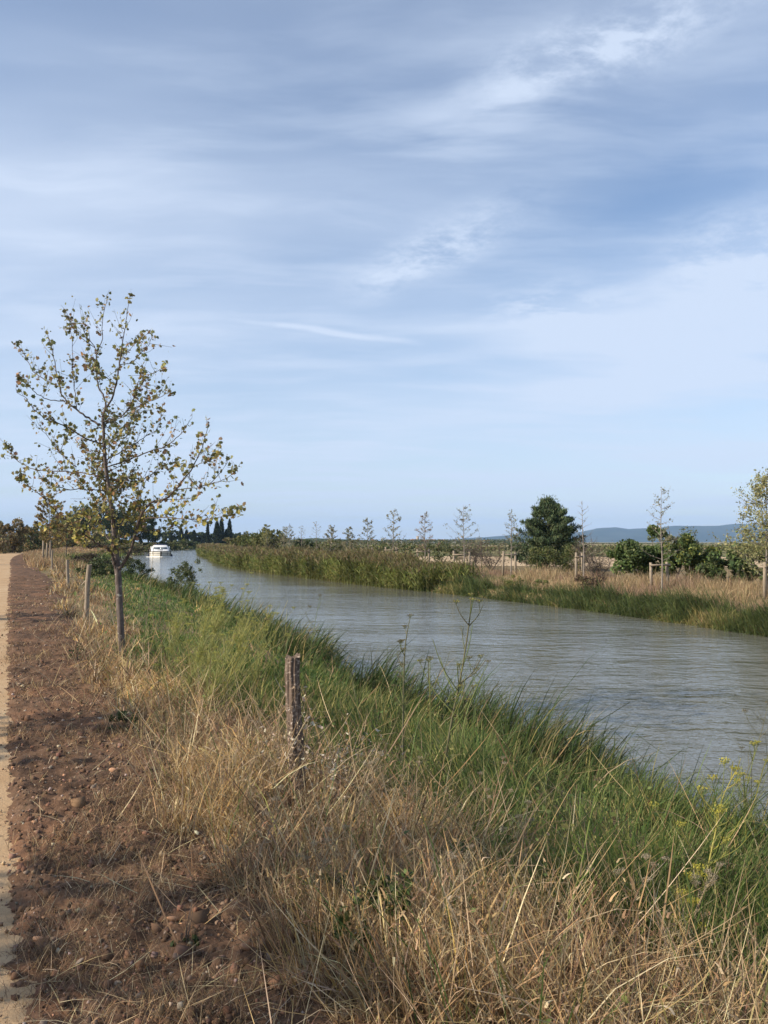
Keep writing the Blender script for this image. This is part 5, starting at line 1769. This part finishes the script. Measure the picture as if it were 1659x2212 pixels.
weed('fennel', 'yellow curved fennel leaning left of the foreground post', [(225, 690), (238, 660), (252, 640), (268, 622)], 8.2, 8.0, .006, YLW, 1009, 9, 0, 0, SEED, 1.2, FG)
weed('fennel', 'pale forked stalk in front of the waterline bush', [(176, 680), (176, 640), (177, 610), (178, 592)], 11.0, 11.0, .006, DRYW + GRN, 1010, 9, 4, 0, SEED, 1.0, FG)
weed('fennel', 'thin pale stalk between the trunk and the waterline bush', [(141, 690), (144, 650), (148, 610), (152, 565), (154, 545)], 11.0, 11.0, .005, DRYW, 1011, 5, 2, 0, SEED, .5, FG)
weed('fennel', 'dark upright stalk right of the trunk base', [(156, 720), (158, 690), (160, 660), (161, 640)], 9.0, 9.0, .006, [(0.07, 0.08, 0.035)], 1012, 4, 2, 2, SEED, .5, FG)
weed('fennel', 'fennel with one yellow flower head standing against the canal', [(213, 660), (222, 630), (236, 606), (247, 586)], 11.5, 11.5, .006, GRN + GRY, 1013, 6, 4, 2, ((0.50, 0.42, 0.06),), .8, FG)
weed('fennel', 'grey seedy weed standing against the canal beside the yellow flowered fennel', [(310, 660), (313, 635), (317, 612), (320, 597)], 10.5, 10.5, .005, GRY + GRN, 1014, 8, 6, 3, SEED, .9, FG)
FEN = [(0.30, 0.32, 0.11), (0.36, 0.36, 0.12), (0.24, 0.27, 0.09), (0.44, 0.40, 0.14)]
for i, (px, py, dd, h, sl, lab) in enumerate([(186, 712, 9.0, 95, 22, 'airy fennel clump right of the tree base, stems slanting right'), (204, 704, 9.4, 98, 16, 'airy fennel clump in the middle of the near bank'), (222, 712, 8.8, 84, 24, 'airy fennel clump nearest left of the yellow curved stalk'),
                                          (200, 676, 10.8, 80, 8, 'farther airy fennel clump below the waterline bush'), (236, 690, 9.8, 76, 10, 'airy fennel clump near the sedge left of the foreground post'), (176, 735, 8.1, 92, 30, 'slanting fennel stems rising from dry grass right of tree base'),
                                          (196, 738, 7.9, 88, 34, 'fennel stems slanting over the golden straw mound'), (166, 690, 10.2, 74, 12, 'slim fennel clump close to the tree trunk'), (256, 684, 9.4, 66, 12, 'low fennel clump just left of the foreground post top'), (215, 664, 11.6, 62, 6, 'small distant fennel clump at the edge of the sedge')]):
    weed('fennel', lab, [(px, py), (px + sl * .4, py - h * .5), (px + sl * 1.15, py - h * 1.15)], dd, dd + .2, .0075, FEN, 1020 + i, 26, 14, 22, ((0.38, 0.36, 0.08), (0.30, 0.31, 0.09)), 1.5, 'airy fennel clumps on the near bank', tmin=.02)

DW = 'dry branching weeds in the straw'
for i, (pts, dd, lab) in enumerate([([(330, 870), (345, 830), (362, 790), (380, 755)], 4.9, 'dry branching weed just right of the foreground post'),
                                    ([(487, 870), (490, 820), (496, 790), (503, 760)], 5.0, 'pinkish tan dry weed below the tallest fennel'),
                                    ([(312, 950), (316, 900), (326, 855), (345, 830)], 3.7, 'tangled dry weed in front of the foreground post'),
                                    ([(520, 960), (517, 900), (522, 850), (528, 805)], 3.9, 'grey dry weed with seed heads left of the green stalk'),
                                    ([(430, 1000), (436, 940), (452, 890), (470, 850)], 3.3, 'dry forked weed in the middle of the straw'),
                                    ([(610, 980), (622, 930), (640, 890), (665, 862)], 3.5, 'arching dry weed right of the green stalk'),
                                    ([(700, 1000), (690, 950), (700, 900), (720, 868)], 3.4, 'rusty dry weed near the right picture edge'),
                                    ([(258, 905), (262, 860), (272, 820), (280, 790)], 4.3, 'dry weed left of the foreground post base'),
                                    ([(395, 850), (400, 820), (412, 790), (420, 760)], 5.2, 'pale forked dry weed left of the branching fennel')]):
    weed('dry_weed', lab, pts, dd, dd, .0042, DRYW if i != 1 else [(0.42, 0.27, 0.17), (0.36, 0.24, 0.15)], 1040 + i, 15, 8, 0, ((0.30, 0.24, 0.16), (0.40, 0.34, 0.25)), 1.25, DW, ulen=.022)


# bramble and creeper
def creeper():
    root = empty('dry_creeper', tuple(POSTB))
    tag(root, 'withered creeper with pale curled leaves climbing the foreground post', 'creeper')
    r = np.random.default_rng(1100)
    G, L = Geo(), []
    for i in range(34):
        a_ = np.array([r.uniform(-.30, .5), r.uniform(-.15, .25), -.02])
        az = r.uniform(0, 6.3)
        pts = [a_]
        for j in range(5):
            tgt = np.array([.07 * math.cos(az + j), .07 * math.sin(az + j), .16 * (j + 1)]) if i < 9 else a_ + np.array([r.normal(0, .12), r.normal(0, .1), .13 * (j + 1)])
            pts.append(tgt + r.normal(0, .02, 3))
        pl = smooth_poly(pts)
        if i >= 9:
            pl = pl[:r.integers(8, len(pl))]
        tubes(G, [(pl, np.linspace(.003, .0015, len(pl)))], 4, (0.22, 0.16, 0.10), cap=False)
        m_ = r.integers(14, 28)
        L.append(poly_at(pl, r.uniform(.2, 1, m_)) + r.normal(0, .022, (m_, 3)))
    G.obj('stem', M_STRAW, root, True)
    L = np.concatenate(L)
    G = Geo()
    curl = (LOBED[0] * np.array([.55, 1.35, 1]) + np.array([0, 0, 1.0]) * (LOBED[0][:, 1:2] ** 2) * 1.1, LOBED[1])
    cards(G, curl, L, r.gamma(6, 1 / 6, len(L)) * .019, pick([(0.58, 0.49, 0.37), (0.48, 0.37, 0.26), (0.66, 0.59, 0.48), (0.36, 0.26, 0.18)], len(L), r), rng=r)
    tag(G.obj('foliage', M_LEAF, root), kind='stuff')


creeper()


def bramble(label, px, py, dd, w_, h, n, seed, cols):
    b_ = P(px, py, dd)
    b_[2] = float(ground_z(b_[:1], b_[1:2])[0])
    bush('bramble', label, b_, [(0, 0, h * .45, w_, w_ * .7, h * .5), (w_ * .3, 0, h * .75, w_ * .6, w_ * .5, h * .3)], n, .022, cols, seed, LOBED, None, 'green brambles in the dry grass', 5, fill=.8, cat='bramble')


BR = [(0.06, 0.09, 0.03), (0.09, 0.12, 0.035), (0.045, 0.07, 0.025), (0.14, 0.14, 0.045)]
bramble('dark green bramble clump in the foreground straw at bottom centre', 380, 960, 3.35, .17, .42, 620, 1120, BR)
bramble('small green bramble left of the foreground bramble clump', 326, 900, 3.9, .14, .2, 150, 1121, BR)
bramble('low green bramble in the straw right of the foreground post', 470, 880, 4.2, .25, .25, 380, 1122, BR)
bramble('tiny dark green weed at the soil edge left of tree base', 77, 652, 11.8, .12, .28, 160, 1123, DKGR)
bramble('small green weed on the red soil in the foreground', 186, 945, 3.5, .07, .06, 90, 1124, BR)
bramble('dark grey green weed at the soil edge below the tree', 122, 738, 7.4, .16, .2, 260, 1125, DKGR)

# ------------------------------------------------------------------ boat
M_GEL = simple('white_gelcoat', (0.80, 0.79, 0.75), .25, .5, .03)
M_CREAM = simple('cream_hull', (0.80, 0.76, 0.66), .3, .5, .04)
M_RUB = simple('black_rubber', (0.02, 0.02, 0.022), .6, .3, .2)
M_NAVY = simple('navy_fender', (0.02, 0.03, 0.07), .5, .4, .2)
M_GLASS = simple('dark_glass', (0.10, 0.12, 0.13), .06, .6, .3, 1.5)
M_GREYP = simple('grey_hatch', (0.30, 0.31, 0.31), .4, .4, .2)
M_FOAM = simple('foam', (0.75, 0.74, 0.68), .8, .3, .1, 30)

BD = 166.0
bx = ray(160.3, 540)[0] * BD
boat = empty('cabin_cruiser', (bx, BD, WATER), math.atan2(bx, BD) * -1.0)
boat.scale = (1.10, 1.0, .90)
tag(boat, 'white cabin cruiser with dark rub rails coming towards us on the canal', 'boat')
LEN, HB, DK = 11.0, 1.93, 1.12          # bow at -y
sec = np.linspace(0, 1, 16)


def beam(t, z):          # half-beam of hull at station t (0 bow) and height fraction z
    full = HB * min(1, (1 - (1 - min(t / .30, 1)) ** 2.4)) ** .75 if t > 0 else 0.02
    low = HB * .96 * min(1, (1 - (1 - min(t / .33, 1)) ** 2.2)) ** .8 if t > 0 else 0.0
    return low + (full - low) * z


def hull_point(t, z, s):
    y = t * LEN + (1 - z) * .55 * (1 - min(1, t / .3))
    return np.array([s * beam(t, z), y, -.35 + z * (DK + .35 + .16 * (1 - min(1, t / .4)))])


G = Geo()
zs = np.linspace(0, 1, 7)
for s_ in (-1, 1):
    V = np.array([[hull_point(t, z, s_) for z in zs] for t in sec]).reshape(-1, 3)
    i = np.arange(len(sec) - 1)[:, None] * 7 + np.arange(6)[None]
    F = np.stack([i, i + 7, i + 8, i + 1], -1).reshape(-1, 4)
    G.add(V, F if s_ < 0 else F[:, ::-1])
V = np.array([[hull_point(1, z, -1), hull_point(1, z, 1)] for z in zs]).reshape(-1, 3)
G.add(V, np.array([[2 * k, 2 * k + 1, 2 * k + 3, 2 * k + 2] for k in range(6)]))
hull = G.obj('hull', M_CREAM, boat, True)
G = Geo()
top = np.array([[hull_point(t, 1, -1), hull_point(t, 1, 1)] for t in sec]).reshape(-1, 3)
G.add(top, np.array([[2 * k, 2 * k + 1, 2 * k + 3, 2 * k + 2] for k in range(15)]))
G.obj('deck', M_GEL, boat)
for z, r_ in ((.995, .05), (.72, .03), (.48, .03)):
    for s_ in (-1, 1):
        G = Geo()
        tubes(G, [(np.array([hull_point(t, z, s_) + np.array([s_ * .02, -.02, 0]) for t in sec]), r_ + 0 * sec)], 6)
        G.obj('rub_rail', M_RUB, hull)
for s_ in (-1, 1):
    for t in (.10, .2, .34):
        G = Geo()
        tubes(G, [(np.array([hull_point(t, z, s_) + np.array([s_ * .03, -.03, 0]) for z in (.45, .7, 1)]), np.full(3, .028))], 6)
        G.obj('rail_strut', M_RUB, hull)
G = Geo()
tubes(G, [(np.array([hull_point(.004, z, 1) + np.array([0, -.06, 0]) for z in (.3, .6, .85, 1.03)]), np.full(4, .115))], 8)
G.obj('stem_fender', M_RUB, hull)
for s_ in (-1, 1):
    for t in (.28, .55, .8):
        G = Geo()
        x_, y_ = hull_point(t, .8, s_)[:2]
        pz = np.array([-.08, 0, .2, .42, .5])
        tubes(G, [(np.stack([x_ + s_ * .17 + 0 * pz, y_ + 0 * pz, pz + .02], 1), np.array([.08, .17, .18, .16, .06]))], 8)
        G.obj('fender', M_NAVY, boat, True)


def loft(rings):
    """closed body from rectangular rings (x half, y, z0, z1) -> list of 4-corner loops"""
    G = Geo()
    V = np.array(rings, float)
    n, k = V.shape[:2]
    i = np.arange(n - 1)[:, None] * k
    j = np.arange(k)[None]
    F = np.stack([i + j, i + (j + 1) % k, i + k + (j + 1) % k, i + k + j], -1).reshape(-1, 4)
    G.add(V.reshape(-1, 3), F)
    G.F.append(np.array([list(range(k))[::-1]]))
    G.F.append(np.array([list(range((n - 1) * k, n * k))]))
    return G


def ring(hw, ya, yb, z, ch=.25):
    return [(-hw, ya + ch, z), (-hw + ch, ya, z), (hw - ch, ya, z), (hw, ya + ch, z), (hw, yb, z), (-hw, yb, z)]


# low coach roof forward, wheelhouse behind it
coach = loft([ring(1.62, 1.5, 4.2, DK - .02), ring(1.58, 1.75, 4.2, DK + .3), ring(1.45, 2.2, 4.2, DK + .55)]).obj('coach_roof', M_GEL, boat)
cabin = loft([ring(1.66, 3.3, 10.2, DK - .02), ring(1.62, 3.35, 10.2, DK + .55), ring(1.40, 3.95, 10.2, DK + 1.12), ring(1.30, 4.15, 10.1, DK + 1.40), ring(1.1, 4.4, 9.8, DK + 1.50)]).obj('cabin', M_GEL, boat)


def panel(name, m_, quad, off, parent):
    q_ = np.array(quad, float)
    nrm = np.cross(q_[1] - q_[0], q_[3] - q_[0])
    nrm /= np.linalg.norm(nrm)
    V = np.concatenate([q_ + nrm * off, q_ - nrm * off])
    F = np.array([[0, 1, 2, 3], [7, 6, 5, 4], [0, 4, 5, 1], [1, 5, 6, 2], [2, 6, 7, 3], [3, 7, 4, 0]])
    return Geo().add(V, F).obj(name, m_, parent)


zl, zh = DK + .60, DK + 1.06
yl, yh = 3.35 + .6 * (zl - DK - .55) / .57, 3.35 + .6 * (zh - DK - .55) / .57
for a_, b2 in ((-1.30, -.05), (.05, 1.30)):
    panel('window', M_GLASS, [(a_, yl - .02, zl), (b2, yl - .02, zl), (b2 * .92 if b2 > 1 else b2, yh - .02, zh), (a_ * .92 if a_ < -1 else a_, yh - .02, zh)], .012, cabin)
for s_ in (-1, 1):
    for y_ in (4.7, 6.4, 8.1):
        panel('window', M_GLASS, [(s_ * 1.62, y_, DK + .6), (s_ * 1.62, y_ + 1.3, DK + .6), (s_ * 1.44, y_ + 1.3, DK + 1.0), (s_ * 1.44, y_, DK + 1.0)], .03, cabin)
panel('hatch', M_GREYP, [(-.5, 1.80, DK + .34), (.5, 1.80, DK + .34), (.45, 2.16, DK + .52), (-.45, 2.16, DK + .52)], .02, coach)
for x_ in (-1.1, .75, 1.05):
    G = Geo()
    tubes(G, [(np.array([[x_, 1.56, DK + .16], [x_, 1.66, DK + .17]]), np.array([.11, .11]))], 10)
    G.obj('porthole', M_GREYP, coach)
G = loft([ring(1.15, 4.9, 7.5, DK + 1.50, .2), ring(1.2, 4.8, 7.6, DK + 1.62, .2), ring(1.0, 5.0, 7.4, DK + 1.74, .2)])
G.obj('folded_awning', M_NAVY, boat)
for s_ in (-1, 1):
    panel('side_screen', M_GEL, [(s_ * 1.64, 4.3, DK + .5), (s_ * 1.72, 5.4, DK + .5), (s_ * 1.66, 5.4, DK + 1.25), (s_ * 1.58, 4.3, DK + 1.2)], .05, boat)
G = Geo()
for s_ in (-1, 1):
    pts = [hull_point(t, 1, s_) * np.array([.96, 1, 1]) + np.array([0, .1, .0]) for t in (.02, .1, .2, .34)]
    tubes(G, [(np.array(pts) + np.array([0, 0, .45]), np.full(4, .018))] + [(np.array([p_, p_ + np.array([0, 0, .45])]), np.full(2, .015)) for p_ in pts], 5)
G.obj('bow_rail', simple('steel', (0.6, 0.6, 0.6), .3, .5, .05, metal=1.0), boat)
# bow wave
G = Geo()
r = np.random.default_rng(5)
for s_ in (-1, 1):
    t = np.linspace(0, 1, 30)
    xx = s_ * (.05 + 2.5 * t)
    yy = .2 + 2.2 * t ** 1.4
    hgt = .13 * (1 - t) ** .7 + .02 + r.uniform(0, .05, 30)
    A_ = np.stack([xx, yy - .25, 0 * t - .02], 1)
    B_ = np.stack([xx, yy, hgt], 1)
    C_ = np.stack([xx, yy + .35, 0 * t - .02], 1)
    V = np.stack([A_, B_, C_], 1).reshape(-1, 3)
    i = np.arange(29)[:, None] * 3
    F = np.concatenate([np.concatenate([i + k, i + 3 + k, i + 4 + k, i + 1 + k], 1) for k in (0, 1)])
    G.add(V, F)
G.obj('bow_wave', M_FOAM, boat, True)

# ------------------------------------------------------------------ houses on the plain
M_WALLS = [simple('pale_render', (0.62, 0.55, 0.46), .9, .1, .06), simple('white_render', (0.74, 0.72, 0.67), .9, .1, .05), simple('pink_render', (0.55, 0.42, 0.33), .9, .1, .06), simple('old_stone', (0.36, 0.29, 0.22), .95, .1, .15, .4)]
M_TILE = simple('clay_tiles', (0.34, 0.17, 0.10), .9, .1, .2, 1.0)
M_SHUT = simple('shutter', (0.10, 0.10, 0.09), .7, .2, .2)


def house(label, px, dd, wpx, hpx, m_, seed, z_up=0.0):
    b_ = at(px, 0, dd)
    b_[2] = -.3 + z_up
    w_, h = wpx / FPX * dd, hpx / FPX * dd
    root = empty('house', tuple(b_))
    tag(root, label, 'house', 'pale houses on the far plain')
    D_ = w_ * .7
    eav = h * .70
    wl = Geo().add([(-w_ / 2, 0, -1), (w_ / 2, 0, -1), (w_ / 2, D_, -1), (-w_ / 2, D_, -1), (-w_ / 2, 0, eav), (w_ / 2, 0, eav), (w_ / 2, D_, eav), (-w_ / 2, D_, eav)],
                   [(0, 1, 5, 4), (1, 2, 6, 5), (2, 3, 7, 6), (3, 0, 4, 7)])
    wl.add([(-w_ / 2, 0, eav), (-w_ / 2, D_, eav), (-w_ / 2, D_ / 2, h), (w_ / 2, 0, eav), (w_ / 2, D_, eav), (w_ / 2, D_ / 2, h)], [(0, 2, 1), (3, 4, 5)])
    wall = wl.obj('wall', m_, root)
    o_ = w_ * .04
    Geo().add([(-w_ / 2 - o_, -o_, eav - o_ * .4), (w_ / 2 + o_, -o_, eav - o_ * .4), (w_ / 2 + o_, D_ / 2, h + .1), (-w_ / 2 - o_, D_ / 2, h + .1), (-w_ / 2 - o_, D_ + o_, eav - o_ * .4), (w_ / 2 + o_, D_ + o_, eav - o_ * .4)],
              [(0, 1, 2, 3), (3, 2, 5, 4)]).obj('roof', M_TILE, root)
    for i in range(3):
        x_ = (-.3 + .3 * i) * w_
        s_ = w_ * .05
        Geo().add([(x_ - s_, -.06, eav * .35), (x_ + s_, -.06, eav * .35), (x_ + s_, -.06, eav * .75), (x_ - s_, -.06, eav * .75), (x_ - s_, .02, eav * .35), (x_ + s_, .02, eav * .35), (x_ + s_, .02, eav * .75), (x_ - s_, .02, eav * .75)],
                  [(0, 1, 2, 3), (0, 4, 5, 1), (1, 5, 6, 2), (2, 6, 7, 3), (3, 7, 4, 0)]).obj('window', M_SHUT, wall)


for i, (px, wp, hp, mi, lab) in enumerate([(373, 2.5, 2.6, 2, 'leftmost tiny pinkish house on the far plain'), (388, 2.2, 2.6, 0, 'second tiny pale house from left on the far plain'), (401.5, 3.6, 2.2, 1, 'small white house left of the tower'), (413, 5.0, 2.8, 0, 'pale house at the foot of the tower'),
                                           (433, 3.2, 2.6, 1, 'white house just right of the tower'), (441.5, 6.5, 2.6, 0, 'long pale house right of the tower'), (454, 4.0, 2.5, 1, 'white house behind the wide branched young tree'),
                                           (465, 5.0, 2.3, 0, 'cream house right of the wide branched young tree'), (484, 2.6, 2.0, 1, 'rightmost small white house on the far plain')]):
    house(lab, px, 1010 + 13 * i, wp, hp + .6, M_WALLS[mi], i, 1.2)
b_ = at(417.7, 0, 1300)
tw_ = empty('tower', (b_[0], 1300, -.5))
tag(tw_, 'square old stone tower on the horizon above the houses', 'tower')
hw, hh = 2.6 / FPX * 1300 / 2, CAM_Z + 6.4 / FPX * 1300
G = loft([[(-hw * 1.06, -hw, 0), (hw * 1.06, -hw, 0), (hw * 1.06, hw, 0), (-hw * 1.06, hw, 0)], [(-hw, -hw, hh * .93), (hw, -hw, hh * .93), (hw, hw, hh * .93), (-hw, hw, hh * .93)]])
tb = G.obj('wall', M_WALLS[3], tw_)
for x_ in (-.72, 0, .72):
    c_ = loft([[((x_ - .26) * hw, -hw, hh * .93), ((x_ + .26) * hw, -hw, hh * .93), ((x_ + .26) * hw, hw, hh * .93), ((x_ - .26) * hw, hw, hh * .93)], [((x_ - .26) * hw, -hw, hh), ((x_ + .26) * hw, -hw, hh), ((x_ + .26) * hw, hw, hh), ((x_ - .26) * hw, hw, hh)]])
    c_.obj('battlement', M_WALLS[3], tw_)
Geo().add([(-.3, -hw - .1, hh * .6), (.3, -hw - .1, hh * .6), (.3, -hw - .1, hh * .75), (-.3, -hw - .1, hh * .75)], [(0, 1, 2, 3)]).obj('window', M_SHUT, tb)
HAZE = 7.5e-5

# air: even pale haze round the whole place, the sky outside it
hm = bpy.data.materials.new('pale_haze')
hm.use_nodes = True
ht = hm.node_tree
ht.nodes.clear()
pv = ht.nodes.new('ShaderNodeVolumePrincipled')
pv.inputs['Color'].default_value = (0.44, 0.67, 1.0, 1)
pv.inputs['Density'].default_value = HAZE
pv.inputs['Anisotropy'].default_value = 0.0
ho = ht.nodes.new('ShaderNodeOutputMaterial')
ht.links.new(pv.outputs[0], ho.inputs['Volume'])
x0, x1, y0, y1, z0, z1 = -12500, 12500, -300, 12600, -4.0, 330.0
v = [(x0, y0, z0), (x1, y0, z0), (x1, y1, z0), (x0, y1, z0), (x0, y0, z1), (x1, y0, z1), (x1, y1, z1), (x0, y1, z1)]
f = [(3, 2, 1, 0), (4, 5, 6, 7), (0, 1, 5, 4), (1, 2, 6, 5), (2, 3, 7, 6), (3, 0, 4, 7)]
hz = Geo().add(v, f).obj('haze', hm)
tag(hz, kind='stuff')
